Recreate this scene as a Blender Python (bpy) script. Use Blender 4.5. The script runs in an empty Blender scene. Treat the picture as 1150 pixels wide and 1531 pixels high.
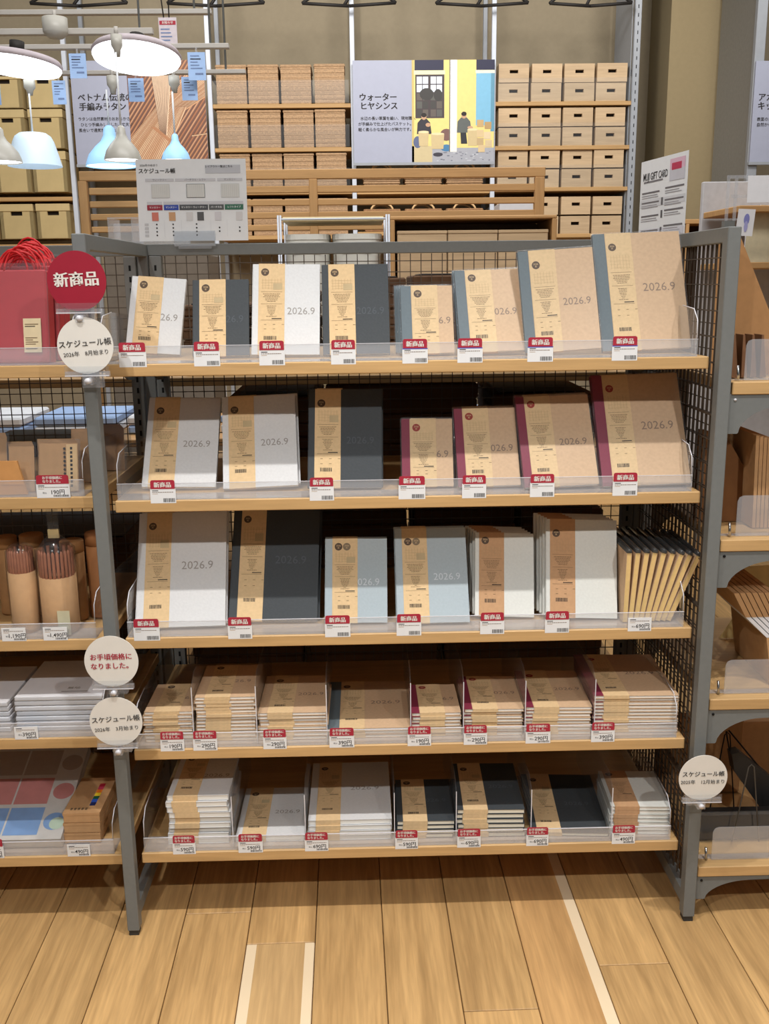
import bpy, math, random
from mathutils import Vector, Matrix
random.seed(7)
SC = bpy.context.scene
COL = SC.collection
R_ = math.radians

# ------------------------------------------------------------------ camera
FPX, PITCH, ROLL, YAW = 1465.12, .230515, -.0117964, .0213101
CAM = Vector((.5099955, -1.867059, 1.362006))
_fw = Vector((math.sin(YAW)*math.cos(PITCH), math.cos(YAW)*math.cos(PITCH), -math.sin(PITCH)))
_r = Vector((math.cos(YAW), -math.sin(YAW), 0)); _u = _r.cross(_fw)
RT = _r*math.cos(ROLL)+_u*math.sin(ROLL); UP = _u*math.cos(ROLL)-_r*math.sin(ROLL)
cd = bpy.data.cameras.new('camera'); co = bpy.data.objects.new('camera', cd); COL.objects.link(co)
cd.sensor_fit = 'VERTICAL'; cd.sensor_height = 36; cd.lens = FPX/1531*36; cd.clip_start = .05
m = Matrix.Identity(4)
for i in range(3): m[i][0] = RT[i]; m[i][1] = UP[i]; m[i][2] = -_fw[i]; m[i][3] = CAM[i]
co.matrix_world = m
SC.camera = co
SC.view_settings.view_transform = 'Standard'; SC.view_settings.look = 'None'
SC.view_settings.gamma = 1; SC.view_settings.use_curve_mapping = False
SC.view_settings.exposure = 0.0
SC.cycles.transparent_max_bounces = 40

# ------------------------------------------------------------------ light
w = bpy.data.worlds.new('world'); SC.world = w; w.use_nodes = True
w.node_tree.nodes['Background'].inputs[0].default_value = (.97, .98, 1, 1)
w.node_tree.nodes['Background'].inputs[1].default_value = .17
def spot(name, loc, tgt, power, size=75, radius=.03, col=(1, .968, .93), blend=.5):
    l = bpy.data.lights.new(name, 'SPOT'); l.energy = power; l.spot_size = R_(size); l.spot_blend = blend
    l.shadow_soft_size = radius; l.color = col
    o = bpy.data.objects.new(name, l); COL.objects.link(o); o.location = loc
    o.rotation_euler = (Vector(tgt)-Vector(loc)).to_track_quat('-Z', 'Y').to_euler()
    return o
def area(name, loc, tgt, power, sx, sy, col=(1, .97, .93)):
    l = bpy.data.lights.new(name, 'AREA'); l.energy = power; l.shape = 'RECTANGLE'; l.size = sx; l.size_y = sy; l.color = col
    o = bpy.data.objects.new(name, l); COL.objects.link(o); o.location = loc
    o.rotation_euler = (Vector(tgt)-Vector(loc)).to_track_quat('-Z', 'Y').to_euler()
spot('track_spot', (.0, -.9, 3.12), (.3, -.68, 0), 150, 76, blend=1)
spot('track_spot', (1.3, -.9, 3.12), (.9, -.68, 0), 150, 76, blend=1)
spot('track_spot', (-.3, -2.37, 2.72), (.3, .1, .3), 98, 74, blend=1)
spot('track_spot', (1.7, -2.37, 2.72), (.9, .1, .3), 98, 74, blend=1)
spot('track_spot', (.4, -2.7, 3.0), (.35, .5, 1.62), 16, 34, blend=1)  # extra spot added to brighten the schedule sheet on the rear rail
area('fill_light', (.6, -1.2, 4.0), (.6, -1.0, 0), 22, 3, 2)  # unseen fill added for ambient light in front of the rack
area('fill_light', (.6, 3.2, 4.3), (.6, 3.6, 0), 90, 5, 3)  # unseen fill added for general light over the background
area('fill_light', (.5, .6, 3.9), (.5, 4.0, 1.4), 85, 3.5, .8)  # tilted fill added to brighten the bench faces towards the camera
spot('wall_spot', (-1.2, 3.6, 4.1), (-1.2, 6.4, 2.6), 190, 95, .3)
spot('wall_spot', (1.0, 3.6, 4.1), (1.0, 6.4, 2.6), 190, 95, .3)
spot('wall_spot', (3.2, 3.6, 4.1), (3.2, 6.4, 2.6), 145, 95, .3)

def at(u, v, Y):                       # the point of the plane y = Y seen at pixel (u, v)
    d = _fw + RT*((u-575)/FPX) - UP*((v-765.5)/FPX)
    return CAM + d*((Y-CAM.y)/d.y)
def atz(u, v, Z):
    d = _fw + RT*((u-575)/FPX) - UP*((v-765.5)/FPX)
    return CAM + d*((Z-CAM.z)/d.z)

# ------------------------------------------------------------------ materials
MATS = {}
def srgb(r, g, b):
    f = lambda c: ((c/255+.055)/1.055)**2.4 if c > 10 else c/255/12.92
    return (f(r), f(g), f(b), 1)
def mat(name, rgb, rough=.6, noise=.06, scale=40, metal=0, bump=0, emit=None, stretch=None, spec=.3):
    if name in MATS: return MATS[name]
    m = bpy.data.materials.new(name); m.use_nodes = True; nt = m.node_tree; b = nt.nodes['Principled BSDF']
    c = srgb(*rgb); b.inputs['Roughness'].default_value = rough; b.inputs['Metallic'].default_value = metal
    b.inputs['Specular IOR Level'].default_value = spec
    tc = nt.nodes.new('ShaderNodeTexCoord'); mp = nt.nodes.new('ShaderNodeMapping')
    if stretch: mp.inputs['Scale'].default_value = stretch
    nz = nt.nodes.new('ShaderNodeTexNoise'); nz.inputs['Scale'].default_value = scale; nz.inputs['Detail'].default_value = 4
    nt.links.new(tc.outputs['Object'], mp.inputs[0]); nt.links.new(mp.outputs[0], nz.inputs['Vector'])
    cr = nt.nodes.new('ShaderNodeValToRGB'); cr.color_ramp.elements[0].position = .3; cr.color_ramp.elements[1].position = .7
    cr.color_ramp.elements[0].color = tuple(min(1, x*(1-noise)) for x in c[:3])+(1,)
    cr.color_ramp.elements[1].color = tuple(min(1, x*(1+noise)) for x in c[:3])+(1,)
    nt.links.new(nz.outputs[0], cr.inputs[0]); nt.links.new(cr.outputs[0], b.inputs['Base Color'])
    if bump:
        bp = nt.nodes.new('ShaderNodeBump'); bp.inputs['Strength'].default_value = bump; bp.inputs['Distance'].default_value = .002
        nt.links.new(nz.outputs[0], bp.inputs['Height']); nt.links.new(bp.outputs[0], b.inputs['Normal'])
    if emit:
        b.inputs['Emission Color'].default_value = emit[0]+(1,); b.inputs['Emission Strength'].default_value = emit[1]
    MATS[name] = m; return m
def wood(name, rgb, axis=0, rough=.5, var=.12, k=1.0, objvar=0.0, pale=None):
    m = bpy.data.materials.new(name); m.use_nodes = True; nt = m.node_tree; b = nt.nodes['Principled BSDF']; N = nt.nodes.new; L = nt.links.new
    c = srgb(*rgb); b.inputs['Roughness'].default_value = rough; b.inputs['Specular IOR Level'].default_value = .35
    tc = N('ShaderNodeTexCoord'); mp = N('ShaderNodeMapping'); oi = N('ShaderNodeObjectInfo')
    s = [38*k, 38*k, 38*k]; s[axis] = 2.2*k; mp.inputs['Scale'].default_value = s
    ad = N('ShaderNodeVectorMath'); ad.operation = 'ADD'
    ml = N('ShaderNodeVectorMath'); ml.operation = 'SCALE'; ml.inputs[0].default_value = (31, 17, 23)
    L(oi.outputs['Random'], ml.inputs['Scale']); L(tc.outputs['Object'], mp.inputs[0]); L(mp.outputs[0], ad.inputs[0]); L(ml.outputs[0], ad.inputs[1])
    n1 = N('ShaderNodeTexNoise'); n1.inputs['Scale'].default_value = 1.0; n1.inputs['Detail'].default_value = 6; n1.inputs['Distortion'].default_value = .8
    L(ad.outputs[0], n1.inputs['Vector'])
    cr = N('ShaderNodeValToRGB'); e = cr.color_ramp.elements
    e[0].position = .3; e[1].position = .72
    e[0].color = (c[0]*(1-var), c[1]*(1-var*1.15), c[2]*(1-var*1.3), 1); e[1].color = tuple(min(1, x*(1+var)) for x in c[:3])+(1,)
    n2 = N('ShaderNodeTexNoise'); n2.inputs['Scale'].default_value = 4.5; n2.inputs['Detail'].default_value = 3; n2.inputs['Distortion'].default_value = .3; L(ad.outputs[0], n2.inputs['Vector'])
    mr2 = N('ShaderNodeMapRange'); mr2.inputs['From Min'].default_value = .3; mr2.inputs['From Max'].default_value = .7; mr2.inputs['To Min'].default_value = 1-var*.75; mr2.inputs['To Max'].default_value = 1+var*.5; L(n2.outputs[0], mr2.inputs[0])
    h2 = N('ShaderNodeHueSaturation'); L(mr2.outputs[0], h2.inputs['Value'])
    L(n1.outputs[0], cr.inputs[0]); L(cr.outputs[0], h2.inputs['Color']); out = h2.outputs[0]
    if objvar:
        hs = N('ShaderNodeHueSaturation'); mr = N('ShaderNodeMapRange'); mr.inputs['To Min'].default_value = 1-objvar; mr.inputs['To Max'].default_value = 1+objvar
        L(oi.outputs['Random'], mr.inputs[0]); L(mr.outputs[0], hs.inputs['Value']); L(out, hs.inputs['Color']); out = hs.outputs[0]
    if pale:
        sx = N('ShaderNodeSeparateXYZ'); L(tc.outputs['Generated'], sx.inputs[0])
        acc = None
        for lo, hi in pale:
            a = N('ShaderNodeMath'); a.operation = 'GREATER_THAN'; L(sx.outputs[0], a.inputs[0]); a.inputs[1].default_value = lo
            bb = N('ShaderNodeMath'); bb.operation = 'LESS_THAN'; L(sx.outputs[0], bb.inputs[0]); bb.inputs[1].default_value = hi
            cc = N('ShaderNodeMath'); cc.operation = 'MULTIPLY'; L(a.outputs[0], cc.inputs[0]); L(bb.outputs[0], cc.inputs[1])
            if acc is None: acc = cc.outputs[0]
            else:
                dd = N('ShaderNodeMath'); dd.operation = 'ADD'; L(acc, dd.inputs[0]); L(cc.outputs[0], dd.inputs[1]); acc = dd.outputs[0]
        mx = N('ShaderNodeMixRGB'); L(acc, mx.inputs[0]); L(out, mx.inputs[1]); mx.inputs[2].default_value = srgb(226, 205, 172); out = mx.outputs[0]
    L(out, b.inputs['Base Color'])
    MATS[name] = m; return m
def clear(name, tint=(.96, .97, .98), milk=.05, gloss=.1, rough=.08, milkcol=(.85, .87, .92)):
    if name in MATS: return MATS[name]
    m = bpy.data.materials.new(name); m.use_nodes = True; nt = m.node_tree; nt.nodes.clear(); N = nt.nodes.new; L = nt.links.new
    o = N('ShaderNodeOutputMaterial'); t = N('ShaderNodeBsdfTransparent'); t.inputs[0].default_value = tint+(1,)
    g = N('ShaderNodeBsdfGlossy'); g.inputs['Roughness'].default_value = rough
    d = N('ShaderNodeBsdfDiffuse'); d.inputs[0].default_value = milkcol+(1,)
    fr = N('ShaderNodeLayerWeight'); pw = N('ShaderNodeMath'); pw.operation = 'POWER'; pw.inputs[1].default_value = 5; L(fr.outputs['Facing'], pw.inputs[0])
    md = N('ShaderNodeMath'); md.operation = 'MULTIPLY_ADD'; md.inputs[1].default_value = .6; md.inputs[2].default_value = gloss*.3; L(pw.outputs[0], md.inputs[0])
    m1 = N('ShaderNodeMixShader'); m1.inputs[0].default_value = milk; L(t.outputs[0], m1.inputs[1]); L(d.outputs[0], m1.inputs[2])
    m2 = N('ShaderNodeMixShader'); L(md.outputs[0], m2.inputs[0]); L(m1.outputs[0], m2.inputs[1]); L(g.outputs[0], m2.inputs[2]); L(m2.outputs[0], o.inputs[0])
    MATS[name] = m; return m
def woven(name, rgb, sc=1.0):
    m = bpy.data.materials.new(name); m.use_nodes = True; nt = m.node_tree; b = nt.nodes['Principled BSDF']; N = nt.nodes.new; L = nt.links.new
    b.inputs['Roughness'].default_value = .75; c = srgb(*rgb)
    tc = N('ShaderNodeTexCoord'); n = N('ShaderNodeTexNoise'); n.inputs['Scale'].default_value = 1; mp = N('ShaderNodeMapping'); mp.inputs['Scale'].default_value = (30*sc, 30*sc, 160*sc)
    L(tc.outputs['Object'], mp.inputs[0]); L(mp.outputs[0], n.inputs['Vector'])
    wv = N('ShaderNodeTexWave'); wv.bands_direction = 'Z'; wv.inputs['Scale'].default_value = 9*sc; wv.inputs['Distortion'].default_value = 7; wv.inputs['Detail Scale'].default_value = 6
    L(tc.outputs['Object'], wv.inputs['Vector'])
    ad = N('ShaderNodeMath'); ad.operation = 'MULTIPLY'; L(n.outputs[0], ad.inputs[0]); L(wv.outputs[1], ad.inputs[1])
    cr = N('ShaderNodeValToRGB'); e = cr.color_ramp.elements; e[0].position = .1; e[1].position = .6
    e[0].color = tuple(x*.84 for x in c[:3])+(1,); e[1].color = tuple(min(1, x*1.14) for x in c[:3])+(1,)
    L(ad.outputs[0], cr.inputs[0]); L(cr.outputs[0], b.inputs['Base Color'])
    bp = N('ShaderNodeBump'); bp.inputs['Strength'].default_value = .5; bp.inputs['Distance'].default_value = .004; L(ad.outputs[0], bp.inputs['Height']); L(bp.outputs[0], b.inputs['Normal'])
    MATS[name] = m; return m

GREY = mat('powder_grey', (116, 119, 118), .45, .03, 90)
GREYD = mat('backlit_grey_wire', (84, 74, 64), .5, .05, 60)  # wire grey darkened to brown, painting in its backlit look
SLOT = mat('slot_black', (14, 14, 15), .8)
RUBBER = mat('rubber', (60, 58, 55), .7)
BOARD = wood('shelf_oak', (196, 160, 110), 0, .45, .1)
FLOORW = wood('floor_oak', (192, 155, 104), 1, .4, .2, .9, .1)
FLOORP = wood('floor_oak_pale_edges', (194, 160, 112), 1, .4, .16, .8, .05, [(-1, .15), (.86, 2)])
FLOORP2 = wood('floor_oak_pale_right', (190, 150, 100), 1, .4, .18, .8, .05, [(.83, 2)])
SUBF = mat('joint_dark', (92, 62, 34), .8)
FURN = wood('bench_oak', (188, 147, 98), 0, .5, .08)
FURNV = wood('bench_oak_upright', (184, 143, 95), 2, .5, .08)
ACR = clear('acrylic', milk=.17, gloss=.25)
ACRS = clear('acrylic_side', milk=.03, gloss=.1)
ACRE = mat('acrylic_edge', (214, 214, 220), .2, .05, 60, spec=.6)
FILM = clear('poly_film', milk=.012, gloss=.04, rough=.3)
FILMB = clear('bag_film', milk=.02, gloss=.15, rough=.1)
PAGE = mat('page_cream', (226, 219, 200), .8, .12, 1.0, stretch=(3, 3, 900))
PAGEW = mat('page_white', (226, 224, 218), .8, .1, 1.0, stretch=(3, 3, 900))
WHITE = mat('cover_white', (207, 208, 209), .65, .03, 200, bump=.15)
DARK = mat('cover_charcoal', (62, 67, 71), .65, .05, 200, bump=.15)
KRAFT = mat('cover_kraft', (201, 170, 137), .75, .05, 160)
BAND = mat('band_kraft', (214, 185, 142), .75, .05, 160)
BANDD = mat('band_kraft_dark', (190, 150, 112), .75, .05, 160)
BLUEG = mat('cover_blue_grey', (166, 179, 186), .65, .03, 200, bump=.1)
PALEG = mat('cover_pale_grey', (212, 214, 209), .65, .03, 200, bump=.1)
SLATE = mat('tape_slate', (98, 110, 116), .7, .04, 200)
MAROON = mat('tape_maroon', (126, 44, 66), .7, .04, 200)
INK = mat('ink_brown', (118, 96, 70), .8)
INKF = mat('ink_faint', (176, 148, 110), .8)
INKB = mat('ink_black', (48, 45, 44), .8)
BADGE = mat('badge_brown', (88, 72, 60), .7)
BADGER = mat('badge_red', (150, 52, 46), .7)
BADGEG = mat('badge_grey', (128, 112, 92), .7)
GBLK = mat('ink_block', (186, 166, 130), .8)
EMBK = mat('emboss_brown', (138, 118, 102), .7)
EMBG = mat('emboss_grey', (150, 146, 142), .7)
EMBL = mat('emboss_pale', (208, 216, 222), .7)
EMBD = mat('emboss_dark', (78, 84, 90), .7)
REDP = mat('print_red', (168, 44, 62), .55, .03)
SIGNR = mat('sign_red', (152, 30, 50), .45, .03)
SIGNW = mat('sign_white', (222, 219, 212), .5, .02)
CARD = mat('card_white', (226, 228, 230), .6, .02)
BLUEP = mat('print_blue', (90, 100, 190), .6)
WPAP = mat('white_paper', (222, 222, 226), .6, .02)

# ------------------------------------------------------------------ mesh building
_tc = {}
def text_geo(s, bold=0.0):
    k = (s, bold)
    if k in _tc: return _tc[k]
    c = bpy.data.curves.new('tmp', 'FONT'); c.body = s; c.resolution_u = 2; c.align_x = 'CENTER'; c.align_y = 'CENTER'; c.offset = bold; c.space_line = .95
    o = bpy.data.objects.new('tmp', c); COL.objects.link(o)
    dg = bpy.context.evaluated_depsgraph_get(); me = bpy.data.meshes.new_from_object(o.evaluated_get(dg))
    vs = [tuple(v.co) for v in me.vertices]; fs = [tuple(p.vertices) for p in me.polygons]
    bpy.data.objects.remove(o); bpy.data.curves.remove(c); bpy.data.meshes.remove(me)
    _tc[k] = (vs, fs); return _tc[k]
class MB:
    def __init__(s): s.v = []; s.f = []; s.m = []; s.mats = []; s.sm = []
    def mi(s, mt):
        if mt not in s.mats: s.mats.append(mt)
        return s.mats.index(mt)
    def add(s, vs, fs, mt, smooth=False):
        b = len(s.v); s.v += [tuple(x) for x in vs]; i = s.mi(mt)
        for f in fs: s.f.append(tuple(b+k for k in f)); s.m.append(i); s.sm.append(smooth)
    def box(s, x0, x1, y0, y1, z0, z1, mt):
        s.add([(x0, y0, z0), (x1, y0, z0), (x1, y1, z0), (x0, y1, z0), (x0, y0, z1), (x1, y0, z1), (x1, y1, z1), (x0, y1, z1)],
              [(0, 3, 2, 1), (4, 5, 6, 7), (0, 1, 5, 4), (1, 2, 6, 5), (2, 3, 7, 6), (3, 0, 4, 7)], mt)
    def bbox(s, x0, x1, y0, y1, z0, z1, mt, c=.002):    # box with chamfered edges
        P = [(x0, y0, z0), (x1, y1, z1)]
        pts = []; idx = {}
        for ix in (0, 1):
            for iy in (0, 1):
                for iz in (0, 1):
                    for a in range(3):
                        p = [(x0, x1)[ix], (y0, y1)[iy], (z0, z1)[iz]]
                        sg = [(1, -1)[ix], (1, -1)[iy], (1, -1)[iz]]
                        for q in range(3):
                            if q != a: p[q] += sg[q]*c
                        idx[(ix, iy, iz, a)] = len(pts); pts.append(p)
        fs = []
        for a in range(3):
            b_, c_ = [(1, 2), (0, 2), (0, 1)][a]
            for sd in (0, 1):
                q = []
                for (i, j) in ((0, 0), (1, 0), (1, 1), (0, 1)):
                    k = [0, 0, 0]; k[a] = sd; k[b_] = i; k[c_] = j; q.append(idx[(k[0], k[1], k[2], a)])
                fs.append(tuple(q))
        for a in range(3):                               # edges along axis a
            b_, c_ = [(1, 2), (0, 2), (0, 1)][a]
            for i in (0, 1):
                for j in (0, 1):
                    k0 = [0, 0, 0]; k0[b_] = i; k0[c_] = j; k1 = list(k0); k1[a] = 1
                    fs.append((idx[tuple(k0)+(b_,)], idx[tuple(k1)+(b_,)], idx[tuple(k1)+(c_,)], idx[tuple(k0)+(c_,)]))
        for ix in (0, 1):
            for iy in (0, 1):
                for iz in (0, 1): fs.append((idx[(ix, iy, iz, 0)], idx[(ix, iy, iz, 1)], idx[(ix, iy, iz, 2)]))
        s.add(pts, fs, mt)
    def prism(s, pts, a0, a1, mt, axis='y'):            # polygon in the plane, extruded along axis
        n = len(pts)
        mk = {'y': lambda p, a: (p[0], a, p[1]), 'z': lambda p, a: (p[0], p[1], a), 'x': lambda p, a: (a, p[0], p[1])}[axis]
        vs = [mk(p, a0) for p in pts]+[mk(p, a1) for p in pts]
        s.add(vs, [tuple(range(n)), tuple(range(2*n-1, n-1, -1))]+[(i, (i+1) % n, n+(i+1) % n, n+i) for i in range(n)], mt)
    def rect(s, x0, x1, y0, y1, z, mt): s.add([(x0, y0, z), (x1, y0, z), (x1, y1, z), (x0, y1, z)], [(0, 1, 2, 3)], mt)
    def poly(s, pts, z, mt): s.add([(p[0], p[1], z) for p in pts], [tuple(range(len(pts)))], mt)
    def disc(s, cx, cy, r, z, mt, n=20, ry=None):
        ry = ry or r; s.poly([(cx+r*math.cos(2*math.pi*i/n), cy+ry*math.sin(2*math.pi*i/n)) for i in range(n)], z, mt)
    def text(s, t, cx, cy, size, z, mt, bold=0, sx=1.0):
        vs, fs = text_geo(t, min(bold, .008)); k = [0] if bold < .009 else ([-bold*.5, bold*.5] if bold < .016 else [-bold*.9, 0, bold*.9])
        for i, dx in enumerate(k): s.add([(cx+(v[0]*sx+dx)*size, cy+v[1]*size, z+i*.00004) for v in vs], fs, mt)
    def tube(s, path, r, mt, n=6, closed=False):
        path = [Vector(p) for p in path]; rings = []; k = len(path)
        rr = r if isinstance(r, (list, tuple)) else [r]*k
        ref = None
        for i, p in enumerate(path):
            if closed: t = path[(i+1) % k]-path[i-1]
            else: t = path[min(i+1, k-1)]-path[max(i-1, 0)]
            t.normalize()
            a = ref if ref is not None else (Vector((0, 0, 1)) if abs(t.z) < .9 else Vector((1, 0, 0)))
            x = (a-t*a.dot(t)); x.normalize(); y = t.cross(x); ref = x
            rings.append([p+(x*math.cos(2*math.pi*j/n)+y*math.sin(2*math.pi*j/n))*rr[i] for j in range(n)])
        vs = [q for g in rings for q in g]; fs = []
        for i in range(k if closed else k-1):
            i2 = (i+1) % k
            for j in range(n): fs.append((i*n+j, i*n+(j+1) % n, i2*n+(j+1) % n, i2*n+j))
        if not closed: fs += [tuple(range(n-1, -1, -1)), tuple((k-1)*n+j for j in range(n))]
        s.add(vs, fs, mt, True)
    def lathe(s, prof, mt, n=28, cx=0, cy=0, cz=0, cap=True):
        vs = []; fs = []
        for (r, z) in prof: vs += [(cx+r*math.cos(2*math.pi*j/n), cy+r*math.sin(2*math.pi*j/n), cz+z) for j in range(n)]
        for i in range(len(prof)-1):
            for j in range(n): fs.append((i*n+j, i*n+(j+1) % n, (i+1)*n+(j+1) % n, (i+1)*n+j))
        if cap: fs += [tuple(range(n-1, -1, -1)), tuple((len(prof)-1)*n+j for j in range(n))]
        s.add(vs, fs, mt, True)
    def holed(s, x0, x1, z0, z1, y, d, hx0, hx1, hz0, hz1, mt, dark):   # front panel facing -y with a real slot
        for (a, b, c, e) in ((x0, hx0, z0, z1), (hx1, x1, z0, z1), (hx0, hx1, z0, hz0), (hx0, hx1, hz1, z1)):
            s.add([(a, y, c), (b, y, c), (b, y, e), (a, y, e)], [(0, 1, 2, 3)], mt)
        s.add([(hx0, y, hz0), (hx1, y, hz0), (hx1, y, hz1), (hx0, y, hz1), (hx0, y+d, hz0), (hx1, y+d, hz0), (hx1, y+d, hz1), (hx0, y+d, hz1)],
              [(0, 1, 5, 4), (1, 2, 6, 5), (2, 3, 7, 6), (3, 0, 4, 7)], mt)
        s.add([(hx0, y+d, hz0), (hx1, y+d, hz0), (hx1, y+d, hz1), (hx0, y+d, hz1)], [(0, 1, 2, 3)], dark)
    def mesh(s, name):
        me = bpy.data.meshes.new(name); me.from_pydata(s.v, [], s.f)
        for mt in s.mats: me.materials.append(mt)
        me.polygons.foreach_set('material_index', s.m); me.polygons.foreach_set('use_smooth', s.sm); me.update(); return me
    def obj(s, name, parent=None, loc=(0, 0, 0)):
        return put(name, s.mesh(name), parent, loc)
def put(name, me, parent=None, loc=(0, 0, 0)):
    o = bpy.data.objects.new(name, me); COL.objects.link(o); o.location = loc
    if parent: o.parent = parent
    return o
def tag(o, label=None, cat=None, group=None, kind=None):
    if label: o['label'] = label
    if cat: o['category'] = cat
    if group: o['group'] = group
    if kind: o['kind'] = kind
    return o
def thing(name, label, cat, loc=(0, 0, 0), group=None, rot=None):
    o = bpy.data.objects.new(name, None); COL.objects.link(o); o.location = loc; o.empty_display_size = .02
    if rot: o.rotation_euler = rot
    return tag(o, label, cat, group)
def struct(o): o['kind'] = 'structure'; return o
def kids(o): return [c for c in COL.objects if c.parent == o]
def tree_dup(o, parent=None):
    c = o.copy(); COL.objects.link(c)
    if parent: c.parent = parent
    for k in list(o.children): tree_dup(k, c)
    return c
ORD = ['topmost', 'second from the top', 'third from the top', 'fourth from the top', 'fifth from the top', 'sixth from the top', 'seventh from the top', 'eighth from the top',
       'ninth from the top', 'tenth from the top', 'eleventh from the top', 'twelfth from the top', 'thirteenth from the top', 'fourteenth from the top', 'fifteenth from the top']
NTH = ['first', 'second', 'third', 'fourth', 'fifth', 'sixth', 'seventh', 'eighth', 'ninth', 'tenth']

# ------------------------------------------------------------------ structure: floor, walls, column
b = MB(); b.box(-8, 9, -6, 7.2, -.06, -.012, SUBF)
floor = struct(b.obj('floor'))
PW = .145323; A0 = .014
def plank(k, y0, y1, mt):
    bb = MB(); g = .0009; L = (y1-y0)/2
    bb.bbox(-PW/2+g, PW/2-g, -L+g, L-g, -.011, 0, mt, .0012)
    n = -.19127+PW*(k+.5); ym = (y0+y1)/2
    o = bb.obj('plank', floor, (n*math.cos(A0)-ym*math.sin(A0), ym*math.cos(A0)+n*math.sin(A0), 0)); o.rotation_euler = (0, 0, A0)
ys = lambda u, v: atz(u, v, 0).y
SEAM = {3: ys(420, 1412), 6: ys(750, 1516), 8: ys(950, 1449)}
for k in range(-10, 20):
    s0 = SEAM.get(k, random.uniform(-1.35, -.62))
    cuts = [s0]
    while cuts[0] > -2.4: cuts.insert(0, cuts[0]-random.uniform(.9, 1.25))
    while cuts[-1] < 2.6: cuts.append(cuts[-1]+random.uniform(.9, 1.25) if len(cuts) > 3 or k in SEAM else cuts[-1]+random.uniform(1.35, 1.7))
    for i in range(len(cuts)-1):
        mt = FLOORW
        if k == 3 and abs(cuts[i+1]-s0) < 1e-6: mt = FLOORP
        if k == 7: mt = FLOORP2
        plank(k, cuts[i], cuts[i+1], mt)
b = MB(); b.box(-8, 9, 4.1, 7.2, -.012, 0, FLOORW); b.box(-8, 9, -6, 4.1, -.0125, -.0115, FLOORW)
struct(b.obj('floor_far'))
WALL = mat('wall_beige', (146, 134, 112), .9, .035, 30, bump=.1)
WALLC = mat('column_beige', (142, 127, 97), .9, .03, 30, bump=.1)
YW = 6.75
b = MB(); b.box(-8, 9, YW, YW+.1, 0, 4.6, WALL); struct(b.obj('wall_back'))
c0 = at(1000, 100, 6.2); c1 = at(1083, 100, 6.2)
b = MB(); b.box(c0.x, c1.x, 6.2, YW, 0, 4.6, WALLC); struct(b.obj('wall_column'))

# ------------------------------------------------------------------ gondola frames
H = 1.454; D = .529; PWD = .0125
def frame(x, name, label, mesh_side=False):
    t = thing(name, label, 'rack frame', (x, 0, 0))
    b = MB(); b.bbox(-PWD, PWD, -.0125, .0155, .012, H, GREY, .0015); b.obj('front_post', t)
    b = MB(); b.box(-.010, .010, -.010, .013, 0, .012, RUBBER); b.obj('foot', t)
    b = MB(); b.bbox(-PWD, PWD, D-.012, D+.016, .012, H, GREY, .0015); b.obj('rear_post', t)
    b = MB(); b.box(-.010, .010, D-.010, D+.012, 0, .012, RUBBER); b.obj('foot', t)
    b = MB(); b.bbox(-.011, .011, .0155, D-.012, H-.028, H, GREY, .0012); b.obj('top_rail', t)
    b = MB(); b.bbox(-.010, .010, .0155, D-.012, .03, .062, GREY, .0012); b.obj('bottom_rail', t)
    if mesh_side:
        g = MB(); y = .03
        while y < D-.02:
            g.box(-.0012, .0012, y-.0011, y+.0011, .062, H-.028, GREYD); y += .025
        z = .10
        while z < H-.04:
            g.box(-.0023, -.0009, .0155, D-.012, z-.0011, z+.0011, GREYD); z += .05
        y = .042
        while y < D-.02: g.box(.0058, .0078, y-.001, y+.001, .062, H-.028, GREYD); y += .025
        z = .125
        while z < H-.04: g.box(.0048, .0062, .0155, D-.012, z-.001, z+.001, GREYD); z += .025
        for z in (.3, .7, 1.1): g.box(-.004, .004, .0155, D-.012, z-.002, z+.002, GREYD)
        tag(g.obj('wire_grid', t), kind='stuff')
    return t
frame(0, 'rack_ladder', 'grey steel rack side frame carrying the stacked round signs')
frame(1.2, 'rack_ladder', 'grey steel rack side frame with wire grid right of the diaries', True)
def back(x0, x1, label):
    t = thing('wire_screen', label, 'wire screen', (x0, D, 0))
    W = x1-x0
    b = MB(); b.bbox(.0125, W-.0125, -.012, .014, H-.026, H, GREY, .0012); b.obj('top_rail', t)
    for xx in (.016, W-.044):
        b = MB(); b.bbox(xx, xx+.028, -.016, .008, .06, H-.027, GREY, .001)
        b.obj('slotted_upright', t)
        s = MB(); z = .12
        while z < H-.05:
            s.box(xx+.0115, xx+.0165, -.0166, -.0158, z, z+.0125, SLOT); z += .026
        tag(s.obj('slots', t), kind='stuff')
    g = MB(); x = .05
    while x < W-.045:
        g.box(x-.001, x+.001, 0, .002, .1, H-.027, GREYD); x += .0252
    z = .1
    while z < H-.03:
        g.box(.045, W-.045, -.0018, 0, z-.001, z+.001, GREYD); z += .0252
    tag(g.obj('wire_grid', t), kind='stuff')
    b = MB(); b.bbox(.0125, W-.0125, -.01, .01, .06, .09, GREY, .001); b.obj('bottom_rail', t)
back(0, 1.2, 'grey steel back frame with wire grid behind the diaries')
back(-1.2, 0, 'grey steel back frame with wire grid behind the red bags')
struct_z = {1: 1.2145, 2: .9475, 3: .661, 4: .413, 5: .171}
ROWN = {1: 'top', 2: 'second', 3: 'third', 4: 'fourth', 5: 'bottom'}
def shelf(x0, x1, z, y0, y1, label, th=.0235):
    t = thing('shelf_board', label, 'shelf', (x0, y0, z))
    b = MB(); b.bbox(0, x1-x0, 0, y1-y0, -th, 0, BOARD, .0015); b.obj('board', t)
    for xx in (.012, x1-x0-.016):
        b = MB(); b.prism([(.3, -th), (y1-y0+.0, -th), (y1-y0, -th-.05), (y1-y0-.06, -th-.045), (.31, -th-.008)], xx, xx+.004, GREY, 'x'); b.obj('bracket', t)
    return t
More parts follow.
